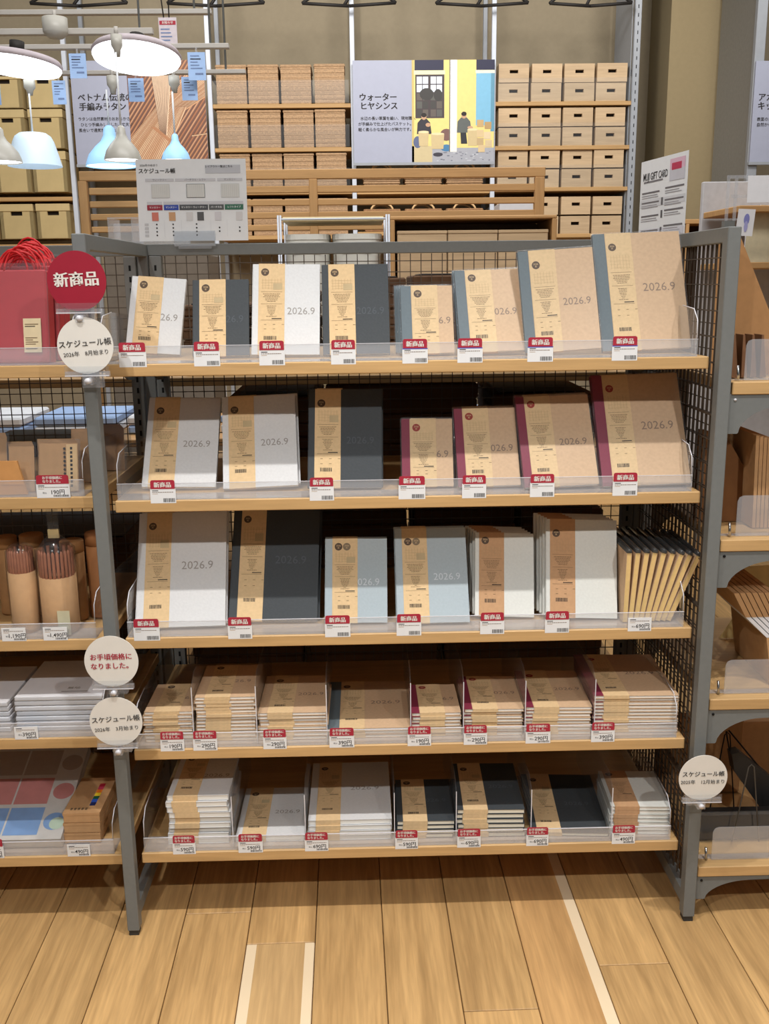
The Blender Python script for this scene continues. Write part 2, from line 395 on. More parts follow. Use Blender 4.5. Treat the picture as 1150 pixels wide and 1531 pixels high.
def riser(x0, x1, z, label, hgt=.033, y=.034):
    t = thing('shelf_riser', label, 'shelf edge guard', (x0, y, z))
    W = x1-x0
    b = MB(); b.box(0, W, 0, .002, .0005, hgt, ACR); b.obj('front_strip', t)
    b = MB(); b.box(0, W, -.0003, .0023, hgt, hgt+.0009, ACRE); b.obj('top_lip', t)
    b = MB(); b.box(0, W, .0021, .06, .0005, .0015, ACR); b.obj('base_flange', t)
    for xx in (0.0005, W-.0025):
        pts = [(.002, .001), (.42, .001), (.42, .075), (.1, .095), (.03, .09), (.008, .07), (.002, .034)]
        b = MB(); b.prism(pts, xx, xx+.002, ACRS, 'x'); b.obj('side_panel', t)
        b = MB(); b.tube([(xx+.001, .002, .036), (xx+.001, .006, .07), (xx+.001, .03, .09), (xx+.001, .1, .095)], .0011, ACRE, 5); b.obj('side_edge', t)
LB = {1: 1.2145, 2: .9575, 3: .661, 4: .444, 5: .169}
for r in range(1, 6):
    z = struct_z[r]
    shelf(.019, 1.182, z, .03, .505, f'oak shelf board, {ROWN[r]} one of the centre rack')
    riser(.024 if r > 1 else .012, 1.165 if r > 1 else 1.16, z, f'clear acrylic edge guard on the {ROWN[r]} shelf of the centre rack')
    shelf(-1.18, -.022, LB[r], .03, .505, f'oak shelf board, {ROWN[r]} one of the left rack')
    riser(-1.17, -.04, LB[r], f'clear acrylic edge guard on the {ROWN[r]} shelf of the left rack')

# ------------------------------------------------------------------ diaries
def band_print(b, x0, bw, h, t, badges, barcode=True, faint=False):
    z = t+.0009; ink = INK
    f = lambda q: h*(1-q)
    by = h-.0175 if h < .2 else h-.030
    k = 0
    for bd in badges:
        cx = x0+.013+k*.0175; b.disc(cx, by, .0082, z, bd, 18); b.text('2026', cx, by+.002, .005, z+.0002, BAND); b.text('新', cx, by-.003, .004, z+.0002, BAND); k += 1
    cal0 = (h-by)/h+.07
    for i in range(7): b.rect(x0+.008+i*.0062, x0+.0084+i*.0062, f(cal0+.12), f(cal0), z, INKF)
    for i in range(4): b.rect(x0+.006, x0+bw-.006, f(cal0+.02+i*.03), f(cal0+.02+i*.03)+.0003, z, INKF)
    if faint in ('white', 'dark', 'blue'): b.rect(x0+.030, x0+.0485, f(cal0+.125), f(cal0+.055), z+.0001, GBLK)
    def sep(q, th=.0006): b.rect(x0+.005, x0+bw-.005, f(q), f(q)+th, z, ink)
    q = cal0+.15; sep(q)
    ln = [.040, .034, .036, .030, .026, .020, .012]
    def txt(q, n, amp):
        for i in range(n):
            L = ln[i % 7]*amp*random.uniform(.85, 1.0); x = x0+bw/2-L/2
            while x < x0+bw/2+L/2:
                wd = random.uniform(.002, .006); b.rect(x, min(x+wd, x0+bw/2+L/2), f(q), f(q)+.0011, z, ink); x += wd+.0008
            q += .0026/h+.003
        return q
    q = txt(q+.025, 6, 1.0); q += .01; sep(q); q = txt(q+.025, 8, .55)+.01
    b.rect(x0+bw-.026, x0+bw-.006, f(q), f(q)+.0018, z, INKB); q += .012; sep(q)
    for i in range(5): b.rect(x0+.012+.018*(i % 3), x0+.017+.018*(i % 3), f(q+.05+.05*(i//3)), f(q+.05+.05*(i//3))+.001, z, INK)
    if barcode and h > .16:
        x = x0+.012; yb = max(.012, h*.16)
        while x < x0+.036:
            wd = random.choice([.0005, .001, .0014]); b.rect(x, x+wd, yb, yb+.008, z, INKB); x += wd+.0007
BOOKM = {}
def book_meshes(kind, w, h, t):
    key = (kind, round(w, 3), round(h, 3), round(t, 4))
    if key in BOOKM: return BOOKM[key]
    cov = {'white': WHITE, 'dark': DARK, 'slate': KRAFT, 'maroon': KRAFT, 'kraft': KRAFT, 'blue': BLUEG, 'pale': PALEG}[kind]
    pg = PAGEW if kind in ('white', 'pale', 'blue', 'slate', 'maroon', 'kraft') else PAGE
    P = []
    ct = .0007
    b = MB(); b.box(0, w, 0, h, 0, ct, cov); b.box(0, w, 0, h, t-ct, t, cov); b.box(-.0006, .0006, 0, h, 0, t, cov); P.append(('cover', b))
    if kind in ('white', 'pale'):                        # turned cover flap closes the fore edge
        b.box(w-.0006, w+.0002, 0, h, .0003, t*.8, cov)
    b = MB(); b.box(.001, w-.0015, .001, h-.001, ct, t-ct, pg); P.append(('page_block', b))
    x0 = {'white': .012, 'dark': .013, 'slate': .0205, 'maroon': .0165, 'kraft': .02, 'blue': .015, 'pale': .008}[kind]; bw = .0535
    if w > .17: x0 += .004
    if kind in ('slate', 'maroon'):
        b = MB(); tw = x0-.0008; b.box(-.001, tw, -.0002, h+.0002, t, t+.0005, SLATE if kind == 'slate' else MAROON); b.box(-.0012, -.0006, 0, h, 0, t, SLATE if kind == 'slate' else MAROON); P.append(('spine_tape', b))
    bm = BANDD if kind == 'pale' else BAND
    b = MB(); b.box(x0, x0+bw, -.0008, h+.0008, t+.0002, t+.0007, bm); b.box(x0, x0+bw, -.0011, -.0006, -.0002, t+.0007, bm); b.box(x0, x0+bw, h+.0004, h+.0009, -.0002, t+.0007, bm); P.append(('paper_band', b))
    b = MB()
    bd = {'white': [BADGE], 'dark': [BADGE], 'slate': [BADGE], 'maroon': [BADGER], 'kraft': [BADGE], 'blue': [BADGE, BADGEG], 'pale': [BADGE]}[kind]
    band_print(b, x0, bw, h, t, bd+([] if kind in ('white', 'dark', 'blue') else []), True, kind)
    if kind != 'pale':
        ecol = {'white': EMBG, 'dark': EMBD, 'slate': EMBK, 'maroon': EMBK, 'kraft': EMBK, 'blue': EMBL}[kind]
        sz = .0212 if w < .17 else .025
        lim = x0+bw
        for q in ('2026.9', '026.9', '26.9', '6.9'):      # the band hides the start of the year on the narrow ones
            hw = max(v[0] for v in text_geo(q, 0)[0])*sz
            if 2*hw < w-.009-lim: break
        cx = max(lim+hw+.001, min((lim+w)/2-.002, w-.01-hw)) if q == '2026.9' else lim+hw+.0005
        b.text(q, cx, h*.475+(.012 if w > .17 else 0), sz, t+.0002, ecol, 0)
    P.append(('print', b))
    if kind in ('slate', 'maroon'):
        b = MB(); e = .003
        b.rect(-e, w+e, -.0005, h+e, t+.0016, FILM)
        b.tube([(-e, 0, t*.6), (-e, h+e*.4, t*.6), (-e*.3, h+e, t*.6), (w+e*.3, h+e, t*.6), (w+e, h+e*.4, t*.6), (w+e, 0, t*.6)], .0011, FILMB, 5)
        P.append(('clear_sleeve', b))
    BOOKM[key] = [(n, x.mesh(n)) for n, x in P]; return BOOKM[key]
def diary(kind, w, h, t, label, group, cat='diary', print_=True, flat=False):
    e = thing('diary', label, cat, group=group)
    last = None
    for n, me in book_meshes(kind, w, h, t):
        if n in ('print', 'clear_sleeve') and (flat or not print_): 
            if n == 'clear_sleeve' or not print_: continue
        o = put(n, me, last if n == 'print' else e)
        if n == 'paper_band': last = o
    return e
def stand(kind, zs, x0, yb, lean, roll, w, h, label, group, t=.011, copies=0, shift=-.0025, blabel=None, dz=0):
    al = R_(lean); ph = R_(roll)
    for i in range(copies+1):
        hh = h-t*math.tan(al) if i == 0 else h-t*math.tan(al)
        e = diary(kind, w, hh, t, label if i == 0 else (blabel or label.replace('front', 'behind')).replace('%', ORD[i].replace('from the top', 'from the front')), group)
        # local X right, local Y up along the lean, local Z out of the front cover
        X = Vector((1, 0, 0)); Y = Vector((0, math.sin(al), math.cos(al))); Z = X.cross(Y)
        Xr = X*math.cos(ph)+Y*math.sin(ph); Yr = Y*math.cos(ph)-X*math.sin(ph)
        up = t*math.sin(al)+max(0, -w*math.sin(ph))*math.cos(al)+.0003
        q = Vector((x0+shift*i, yb+up*math.tan(al), zs+up)) + Vector((0, 1, 0))*((t+.0024)/math.cos(al))*i - Z*t
        M = Matrix.Identity(4)
        for k in range(3): M[k][0] = Xr[k]; M[k][1] = Yr[k]; M[k][2] = Z[k]; M[k][3] = q[k]
        e.matrix_world = M
g1 = 'diaries standing face out on the top shelf'; z1 = struct_z[1]+.0017
stand('white', z1, .022, .19, 20.6, -4.4, .112, .167, 'small white diary tilted at the left end of the top shelf', g1)
stand('dark', z1, .170, .136, 20.6, .4, .113, .164, 'small charcoal diary beside the small white one, top shelf', g1)
stand('white', z1, .288, .136, 22.1, -.8, .137, .197, 'medium white diary between two charcoal ones, top shelf', g1)
stand('dark', z1, .433, .137, 20.4, .4, .135, .193, 'medium charcoal diary right of the medium white one, top shelf', g1)
stand('slate', z1, .594, .126, 25.2, .4, .104, .151, 'smallest kraft diary with slate spine, top shelf', g1, copies=2, shift=-.006, blabel='kraft diary with slate spine in the smallest pile, %, top shelf')
stand('slate', z1, .711, .119, 27.1, 2.1, .131, .186, 'kraft diary with slate spine, third smallest on the top shelf', g1, copies=1, shift=-.003, blabel='kraft diary with slate spine standing behind a medium one, top shelf')
stand('slate', z1, .842, .113, 17, 3.4, .151, .211, 'large kraft diary with slate spine beside the largest, top shelf', g1)
stand('slate', z1, .999, .122, 22.4, 2.0, .179, .255, 'largest kraft diary with slate spine, right end of top shelf', g1)
g2 = 'diaries standing face out on the second shelf'; z2 = struct_z[2]+.0017
stand('white', z2, .054, .111, 34.5, -1.0, .151, .212, 'white diary at the left end of the second shelf', g2, copies=1, blabel='white diary hidden behind the leftmost one, second shelf')
stand('white', z2, .224, .093, 31.2, 2.3, .152, .210, 'white diary tilted left of the charcoal one, second shelf', g2, copies=1, shift=.004, blabel='white diary standing behind the tilted white one, second shelf')
stand('dark', z2, .396, .087, 23.7, -1.0, .151, .213, 'charcoal diary in the middle of the second shelf', g2, copies=1, shift=.003, blabel='charcoal diary standing behind its twin, second shelf')
stand('maroon', z2, .590, .091, 25.0, -.5, .104, .147, 'smallest kraft diary with maroon spine, second shelf', g2, copies=1, shift=.002, blabel='small kraft diary with maroon spine behind its twin, second shelf')
stand('maroon', z2, .704, .076, 30.4, 1.0, .126, .177, 'medium kraft diary with maroon spine, second shelf', g2, copies=2, shift=.001, blabel='medium kraft maroon-spined diary, %, second shelf')
stand('maroon', z2, .836, .056, 31.6, 2.0, .150, .206, 'large kraft diary with maroon spine beside the largest, second shelf', g2, copies=2, shift=.001, blabel='large kraft maroon-spined diary, %, second shelf')
stand('maroon', z2, .995, .060, 28.4, 1.4, .179, .246, 'largest kraft diary with maroon spine, right end of second shelf', g2, copies=1, shift=.001, blabel='kraft maroon-spined diary behind the largest, second shelf')
g3 = 'diaries standing face out on the third shelf'; z3 = struct_z[3]+.0017
stand('white', z3, .031, .065, 31.5, .9, .186, .257, 'large white diary at the left end of the third shelf', g3, copies=1, shift=.002, blabel='large white diary behind the leftmost one, third shelf')
stand('dark', z3, .221, .088, 32.6, -1.4, .186, .262, 'large charcoal diary beside the large white one, third shelf', g3, copies=1, shift=.005, blabel='large charcoal diary behind its twin, third shelf')
stand('blue', z3, .424, .076, 25.6, -.8, .131, .184, 'small blue-grey diary with two round badges, third shelf', g3, copies=1, shift=0, blabel='small blue-grey diary behind its twin, third shelf')
stand('blue', z3, .575, .064, 31, .2, .152, .213, 'larger blue-grey diary with two round badges, third shelf', g3, copies=1, shift=-.001, blabel='larger blue-grey diary behind its twin, third shelf')
stand('pale', z3, .741, .091, 25.1, -2.5, .125, .185, 'smaller pale grey diary with brown band, third shelf', g3, copies=4, shift=-.004, blabel='smaller pale grey diary, %, third shelf')
stand('pale', z3, .889, .076, 20.0, -2.2, .150, .212, 'larger pale grey diary with brown band, third shelf', g3, copies=4, shift=-.004, blabel='larger pale grey diary, %, third shelf')

# stacks lying flat
def stack(kind, w, h, t, n, x, y, z, what, group, ang=0, jit=.0022):
    for i in range(n):
        e = diary(kind, w, h, t, f'{what}, {ORD[n-1-i]}' if n > 1 else what, group, print_=(i == n-1), flat=True)
        e.location = (x+random.uniform(-jit, jit), y+random.uniform(-jit, jit), z+i*(t+.0012)+.0002)
        e.rotation_euler = (0, 0, R_(ang)+random.uniform(-.008, .008)*(1 if n > 1 else 0))
z4 = struct_z[4]+.0018; z5 = struct_z[5]+.0018
G4 = 'stacked diaries on the fourth shelf'; G5 = 'stacked diaries on the bottom shelf'
stack('kraft', .103, .146, .0066, 9, .037, .062, z4, 'small plain kraft diary in leftmost fourth-shelf stack', G4)
stack('kraft', .126, .176, .0066, 13, .147, .062, z4, 'kraft diary in tallest stack of the fourth shelf', G4)
stack('kraft', .145, .2, .0066, 8, .279, .062, z4, 'kraft diary in third stack of the fourth shelf', G4)
stack('slate', .176, .25, .0066, 3, .426, .062, z4, 'kraft diary with slate spine in low fourth-shelf stack', G4)
stack('maroon', .104, .15, .0066, 7, .6045, .062, z4, 'kraft diary with maroon spine in narrowest fourth-shelf stack', G4, 0)
stack('maroon', .125, .176, .0066, 8, .7165, .062, z4, 'kraft diary with maroon spine in sixth fourth-shelf stack', G4, -1)
stack('maroon', .140, .2, .0066, 8, .847, .062, z4, 'kraft diary with maroon spine in seventh fourth-shelf stack', G4, -2)
stack('maroon', .180, .235, .0066, 11, .994, .064, z4, 'kraft diary with maroon spine in rightmost fourth-shelf stack', G4, -2)
stack('white', .132, .185, .0115, 9, .074, .062, z5, 'white diary in tall stack at left of the bottom shelf', G5, 0, .003)
stack('white', .150, .21, .0135, 1, .217, .062, z5, 'single white diary lying flat on the bottom shelf', G5)
stack('white', .182, .262, .0108, 4, .375, .062, z5, 'large white diary in middle stack of the bottom shelf', G5)
stack('dark', .126, .184, .0092, 4, .569, .062, z5, 'small charcoal diary in low stack of the bottom shelf', G5, -.6)
stack('dark', .147, .211, .0098, 6, .703, .062, z5, 'charcoal diary in taller stack of the bottom shelf', G5, -1.5)
stack('dark', .168, .262, .0075, 1, .866, .062, z5, 'single large charcoal diary lying flat on the bottom shelf', G5, -4)
stack('pale', .128, .16, .0082, 7, 1.039, .063, z5, 'pale grey diary in rightmost stack of the bottom shelf', G5, -3.5)

# ring-bound kraft notebooks standing on edge, fanned to the right
GN = 'kraft notebooks standing in a fan at right of the third shelf'
def fan_note():
    e = thing('notebook', None, 'notebook', group=GN)
    b = MB(); b.box(-.0045, .0045, 0, .19, .0015, .150, mat('notebook_kraft', (222, 190, 128), .7, .05, 90)); b.box(-.0052, -.0045, -.001, .191, .001, .151, KRAFT); b.box(.0045, .0052, -.001, .191, .001, .151, KRAFT); b.obj('page_block', e)
    b = MB(); b.tube([(0, -.002, .154), (0, .192, .154)], .006, FILMB, 10); b.obj('clear_sleeve_fold', e)
    b = MB(); b.prism([(-.0056, .151), (.0056, .151), (.0045, .1575), (0, .159), (-.0045, .1575)], -.001, .191, mat('spine_black', (48, 50, 50), .6), 'y'); b.obj('spine', e)
    return e
proto = fan_note()
for i in range(9):
    e = proto if i == 0 else tree_dup(proto)
    a = 1.0+i*2.6
    e.location = (1.051+i*.0113, .062+random.uniform(0, .004), z3+.0003+ .0052*math.sin(R_(a))); e.rotation_euler = (0, R_(a), 0)
    e['label'] = f'kraft notebook on edge in the fan of nine, {NTH[i]} from its left'

# acrylic dividers
def divider(x, z, hgt, row, k):
    t = thing('shelf_divider', f'clear acrylic divider, {NTH[k]} from the left on the {ROWN[row]} shelf', 'divider', (x, .045, z), 'acrylic dividers')
    b = MB(); b.prism([(0, .001), (.35, .001), (.35, hgt*.9), (.04, hgt), (.006, hgt-.02)], -.0009, .0009, ACRS, 'x'); b.obj('panel', t)
    b = MB(); b.box(-.0009, .0009, -.0006, .0002, .001, hgt-.02, ACRE); b.obj('front_edge', t)
for k, x in enumerate((.1435, .2765, .424, .601, .7125, .8435, .991)): divider(x, struct_z[4]+.0015, .15, 4, k)
for k, x in enumerate((.2145, .3715, .5645, .6985, .8615, 1.0375)): divider(x, struct_z[5]+.0015, .14, 5, k)

# ------------------------------------------------------------------ price tags
def price_tag(u0, u1, rowz, y, head, price, label, group, stripe=False, hgt=.028, zoff=.002, name='price_tag'):
    uc = (u0+u1)/2; p = at(u0, 0, y)
    zc = rowz
    # true x from the ray through the tag at the shelf edge height
    def xat(u):
        lo, hi = 0, 1531
        for _ in range(40):
            md = (lo+hi)/2
            if at(u, md, y).z > zc+.012: lo = md
            else: hi = md
        return at(u, lo, y).x
    xa, xb = xat(u0), xat(u1); W = xb-xa
    t = thing(name, label, 'price tag', (xa, y, zc), group)
    b = MB(); b.box(0, W, -.0012, 0, zoff, zoff+hgt, CARD); card = b.obj('card', t)
    pr = MB()
    pr.rect(.004, .016, zoff+hgt-.0045, zoff+hgt-.003, 0, INKB)
    x = .004
    while x < W-.006:
        wd = random.uniform(.002, .004); pr.rect(x, x+wd, zoff+hgt-.0075, zoff+hgt-.0063, 0, INK); x += wd+.0008
    pr.rect(.004, .015, zoff+hgt-.0105, zoff+hgt-.0097, 0, INKF)
    if price:
        pr.text(price+'円', W*.63, zoff+.0108, .0115, 0, INKB, .012); pr.text('税込', W*.24, zoff+.0098, .004, 0, INKB)
    x = W*.5
    while x < W-.003:
        wd = random.choice([.0006, .001, .0014]); pr.rect(x, x+wd, zoff+.002, zoff+(.006 if price else .010), 0, INKB); x += wd+.0007
    me = pr.mesh('print'); o = put('print', me, card, (0, -.0014, 0)); o.rotation_euler = (R_(90), 0, 0)
    if stripe:
        b = MB(); b.box(0, W, -.0014, -.0012, zoff+hgt-.002, zoff+hgt, BLUEP); b.obj('blue_stripe', t)
    if head:
        hh = .0175; z0 = zoff+hgt; r = .004; e = .0012
        pts = [(e, z0), (W-e, z0)]+[(W-e-r+r*math.cos(a), z0+hh-r+r*math.sin(a)) for a in (0, .5, 1.05, 1.57)]+[(e+r-r*math.cos(a), z0+hh-r+r*math.sin(a)) for a in (1.57, 1.05, .5, 0)]
        b = MB(); b.prism(pts, -.0018, -.0006, REDP, 'y'); hd = b.obj('header', t)
        pr = MB()
        if head == 'new': pr.text('新商品', W/2, z0+hh*.42, .0115, 0, SIGNW, .035)
        else: pr.text('お手頃価格に', W/2, z0+hh*.68, .0066, 0, SIGNW, .03); pr.text('なりました。', W/2, z0+hh*.27, .0066, 0, SIGNW, .03)
        o = put('header_print', pr.mesh('header_print'), hd, (0, -.002, 0)); o.rotation_euler = (R_(90), 0, 0)
ROWT = {1: [(178, 219), (290, 329), (387.6, 426), (495, 532), (601.6, 639.6), (684, 721.6), (788.7, 827), (915, 953)],
        2: [(225, 263), (463, 499.4), (596, 636), (691, 727), (792.5, 829), (916, 953)],
        3: [(200, 239), (341, 377), (486, 524), (593, 630), (718, 754), (815, 851), (939, 974)],
        4: [(240, 275.6, '190'), (289, 325, '290'), (393.7, 428.6, '290'), (492.6, 529.8, '390'), (609.5, 644.6, '190'), (693.5, 728.4, '290'), (786, 823, '290'), (884, 919, '390')],
        5: [(258.5, 292.5, '590'), (356.5, 393, '590'), (456, 491, '690'), (591, 625, '590'), (683.7, 718.8, '690'), (787, 820, '690'), (915, 949.5, '490')]}
for r, L in ROWT.items():
    for k, q in enumerate(L):
        last = r == 3 and k == 6
        head = None if last else ('new' if r < 4 else 'low')
        lb = f'white price tag with red header, {NTH[k]} from the left on the {ROWN[r]} shelf' if not last else 'white price tag without header under the fanned kraft notebooks'
        price_tag(q[0], q[1], struct_z[r], .031, head, q[2] if len(q) > 2 else ('690' if last else None), lb, 'price tags on the centre rack', stripe=(r == 1 and k >= 4), hgt=.029 if r < 4 else .027, zoff=-.0055 if r < 4 else -.004)
GL = 'price tags on the left rack'
price_tag(55, 105, LB[2], .031, 'low', '190', 'wide white price tag with red header under the kraft tag packs', GL, zoff=-.001)
price_tag(3, 39, LB[3], .031, None, '1,190', 'white price tag under the left pencil pack', GL, zoff=-.001)
price_tag(65, 101, LB[3], .031, None, '1,490', 'white price tag under the right pencil pack', GL, zoff=-.001)
price_tag(22, 57, LB[4], .031, None, '390', 'white price tag under the stack of white pads', GL, zoff=-.001)
price_tag(-28, 6, LB[5], .031, 'low', '190', 'price tag with red header cut by the left picture edge', GL, zoff=-.001)
price_tag(101, 135, LB[5], .031, None, '490', 'white price tag under the small kraft boxes', GL, zoff=-.001)

# ------------------------------------------------------------------ round signs
def sign(x, z, mt, lines, label, r=.0525, y=-.058, ang=0):
    t = thing('round_sign', label, 'sign', (x, y, z), 'round signs clipped to the posts', (0, 0, R_(ang)))
    b = MB(); n = 48
    b.prism([(r*math.cos(2*math.pi*i/n), r*math.sin(2*math.pi*i/n)) for i in range(n)], 0, .0016, mt, 'y'); dsc = b.obj('disc', t)
    pr = MB()
    for (s, cy, size, im, bold, tilt) in lines: pr.text(s, 0, cy, size, 0, im, bold)
    o = put('lettering', pr.mesh('lettering'), dsc, (0, -.0008, 0)); o.rotation_euler = (R_(90), 0, 0)
    if lines and lines[0][5]: o.rotation_euler = (R_(90), R_(-lines[0][5]), 0)
    # clear clip under the disc that grips the post
    b = MB(); b.box(-.04, .04, -.003, .006, -r-.005, -r+.004, ACR); b.box(-.04, .04, -.0045, -.003, -r-.003, -r+.014, ACRS); b.box(-.04, .04, -.0052, -.0046, -r-.004, -r-.0025, ACRE); b.obj('clip_bar', t)
    b = MB(); b.box(-.008, .008, -.002, .03, -r-.02, -r-.005, ACR); b.obj('clip_neck', t)
    b = MB(); b.box(-.019, .019, .028, .044, -r-.028, -r-.004, ACR); b.obj('clip_jaw', t)
    b = MB(); b.tube([(0, .028, -r-.013), (0, -.005, -r-.013)], .0055, ACRE, 12); b.obj('clip_screw', t)
    return t
def sx(u, v, y=-.058): q = at(u, v, y); return q.x, q.z
X, Z = sx(114.5, 420); sign(X, Z, SIGNR, [('新商品', .001, .027, SIGNW, .03, 2)], 'round dark red sign with white lettering, topmost on the left post')
X, Z = sx(127.5, 517); sign(X, Z, SIGNW, [('スケジュール帳', .004, .0138, INKB, .01, 4), ('2026年　8月始まり', -.014, .0098, INKB, .004, 4)], 'round off-white sign directly below the red round sign', .0505)
X, Z = sx(166.5, 989); sign(X, Z, SIGNW, [('お手頃価格に', .009, .0138, REDP, .02, 1), ('なりました。', -.010, .0138, REDP, .02, 1)], 'round off-white sign with red lettering on the left post', .0525)
X, Z = sx(173.5, 1079); sign(X, Z, SIGNW, [('スケジュール帳', .005, .0138, INKB, .01, 3), ('2026年　3月始まり', -.0155, .0104, INKB, .004, 3)], 'round off-white sign with black lettering, lowest on the left post', .0520)
X, Z = sx(1051.5, 1163); sign(X, Z, SIGNW, [('スケジュール帳', .008, .0125, INKB, .01, 0), ('2025年　12月始まり', -.0095, .0102, INKB, .004, 0)], 'round off-white sign on the right front post', .0500)

# ------------------------------------------------------------------ left rack goods
REDB = mat('bag_red', (196, 62, 68), .5, .04, 60)
REDC = mat('cord_red', (205, 40, 44), .5, .05, 60)
KP = mat('kraft_paper', (192, 150, 106), .75, .06, 60)
KPD = mat('kraft_paper_deep', (170, 126, 82), .75, .06, 60)
def red_bag(u0, u1, v0, v1, y, k, label):
    a = at(u0, v0, y); c = at(u1, v1, y); W = c.x-a.x; Hh = a.z-LB[1]-.002
    t = thing('gift_bag', label, 'gift bag', (a.x, y, LB[1]+.002), 'red paper gift bags on the left rack', (R_(-8), 0, 0))
    b = MB(); b.bbox(0, W, .0, .045, .0, Hh, REDB, .003); b.obj('bag_body', t)
    b = MB(); b.box(-.004, W+.004, -.0035, -.003, .002, Hh+.012, FILMB); b.box(-.004, W+.004, -.003, .05, Hh+.004, Hh+.0045, FILMB); b.obj('clear_wrap', t)
    b = MB(); b.box(W-.046, W-.012, -.0042, -.0036, .02, .085, mat('sticker_beige', (226, 208, 170), .6)); stk = b.obj('sticker', t)
    pr = MB()
    for i, zz in enumerate((.073, .069, .047, .043, .039, .035, .026)): pr.rect(W-.043, W-.043+random.uniform(.012, .026), zz, zz+.0016, 0, INKB if i in (1, 6) else INK)
    o = put('print', pr.mesh('print'), stk, (0, -.0044, 0)); o.rotation_euler = (R_(90), 0, 0)
    for i in range(9):
        cx = W*.5+random.uniform(-.012, .012); rad = .036+random.uniform(-.01, .008)
        b = MB(); yy = .004+i*.0045; hh = .036+random.uniform(-.006, .014)
        b.tube([(cx+rad*math.cos(q*math.pi/10), yy+.004*math.sin(q), Hh-.004+hh*math.sin(q*math.pi/10)) for q in range(11)], .0021, REDC, 6); b.obj('handle_cord', t)
    return t
red_bag(-28, 72, 402, 520, .075, 0, 'red paper gift bag in clear wrap, nearest of the red bags')
red_bag(-18, 88, 396, 520, .132, 1, 'red paper gift bag standing directly behind the nearest one')
red_bag(-12, 97, 388, 520, .189, 2, 'red paper gift bag, furthest back of the red bags')
def tag_pack(u0, u1, v0, y, depth, label, dots=False, face=None):
    a = at(u0, v0, y); c = at(u1, v0, y); W = c.x-a.x; Hh = a.z-LB[2]-.002
    t = thing('gift_tag_pack', label, 'tag pack', (a.x, y, LB[2]+.002), 'packs of kraft gift tags', (R_(-12), 0, 0))
    for i in range(6):
        b = MB(); o_ = .008*i; e = -.0035*i
        b.box(e, W+e, o_, o_+.0012, 0, Hh+o_*.1+.0015*i, face or KP); b.obj('tag_sheet', t)
    if dots:
        b = MB(); b.box(W*.70, W*.985, -.0022, -.0018, .002, Hh-.002, mat('tag_cream', (226, 190, 140), .7)); b.obj('tag_strip', t)
        pr = MB()
        for i in range(10): pr.disc(W*.655, .012+i*Hh*.085, .0026, 0, INKB, 10); pr.rect(W*.80, W*.86, .010+i*Hh*.085, .015+i*Hh*.085, 0, INKB)
        o = put('print', pr.mesh('print'), t, (0, -.0026, 0)); o.rotation_euler = (R_(90), 0, 0)
    b = MB(); b.box(-.004, W+.006, -.0042, -.0038, .001, Hh+.008, FILMB); b.obj('clear_wrap', t)
tag_pack(54, 112, 664, .07, .05, 'clear pack of kraft gift tags with a dotted strip', True)
tag_pack(8, 46, 668, .08, .05, 'plain kraft gift tag pack left of the dotted one')
tag_pack(-38, 4, 655, .09, .05, 'kraft gift tag pack cut by the left picture edge')
tag_pack(106, 134, 648, .17, .05, 'tall kraft card pack half hidden behind the left post')
tag_pack(150, 182, 641, .30, .05, 'tall brown card pack at the back beside the left post', face=KPD)
a = at(-40, 690, .055); c = at(26, 690, .055); e2 = at(41, 724, .055)
b = MB(); b.prism([(a.x, LB[2]+.002), (e2.x, LB[2]+.002), (c.x, a.z), (a.x, a.z)], .052, .058, mat('tan_card', (206, 150, 92), .5), 'y')
tag(b.obj('tan_card'), 'tan card with a slanted right edge standing before the tag packs', 'card')
PENC = mat('pencil_wood', (150, 94, 66), .55, .15, 50)
def pencils(u0, u1, vt, vm, y, label, knot=False):
    a = at(u0, vt, y); c = at(u1, vt, y); W = c.x-a.x; Hh = a.z-LB[3]-.002; Hm = at(u0, vm, y).z-LB[3]-.002
    t = thing('pencil_pack', label, 'pencils', (a.x+W/2, y+.03, LB[3]+.002), 'pencil packs on the left rack')
    ring = []
    n = 26
    b = MB(); r = W/2-.001
    b.lathe([(r*.93, 0), (r, .01), (r, Hm)], KP, 24); b.obj('paper_sleeve', t)
    for i in range(12):
        an = math.pi+math.pi*(i+.5)/12; px, py = (r-.005)*math.cos(an), (r-.005)*math.sin(an)
        b = MB(); b.tube([(px, py, .004), (px, py, Hh-.006+random.uniform(-.002, .002)), (px, py, Hh)], [.0036, .0036, .001], PENC, 6); b.obj('pencil', t)
    for i in range(6):
        an = math.pi*(i+.5)/6; px, py = (r-.006)*math.cos(an), (r-.006)*math.sin(an)
        b = MB(); b.tube([(px, py, .004), (px, py, Hh)], .0036, PENC, 6); b.obj('pencil', t)
    b = MB(); b.lathe([(r+.002, .002), (r+.0025, Hm), (r+.002, Hh), (r*.6, Hh+.018), (.009, Hh+.03)] if knot else [(r+.002, .002), (r+.0025, Hm), (r+.001, Hh-.004), (r*.8, Hh+.006), (r*.3, Hh+.012)], FILMB, 18, cap=False); b.obj('clear_bag', t)
    if knot:
        b = MB(); b.box(-.011, .011, -.002, .002, Hh+.03, Hh+.09, FILMB); b.obj('bag_top', t)
        b = MB(); b.box(-.011, .011, -.003, .003, Hh+.022, Hh+.04, mat('tape_beige', (196, 176, 130), .6)); b.obj('tape_tie', t)
        b = MB(); b.box(.006, .031, -r-.0055, -r-.0045, .004, .055, mat('sticker_grey', (196, 190, 160), .6)); b.obj('sticker', t)
    return t
pencils(47, 104, 826, 866, .055, 'tied clear pack of brown pencils in a kraft sleeve with a sticker', True)
pencils(0, 43, 826, 860, .06, 'clear pack of brown pencils left of the tied pack')
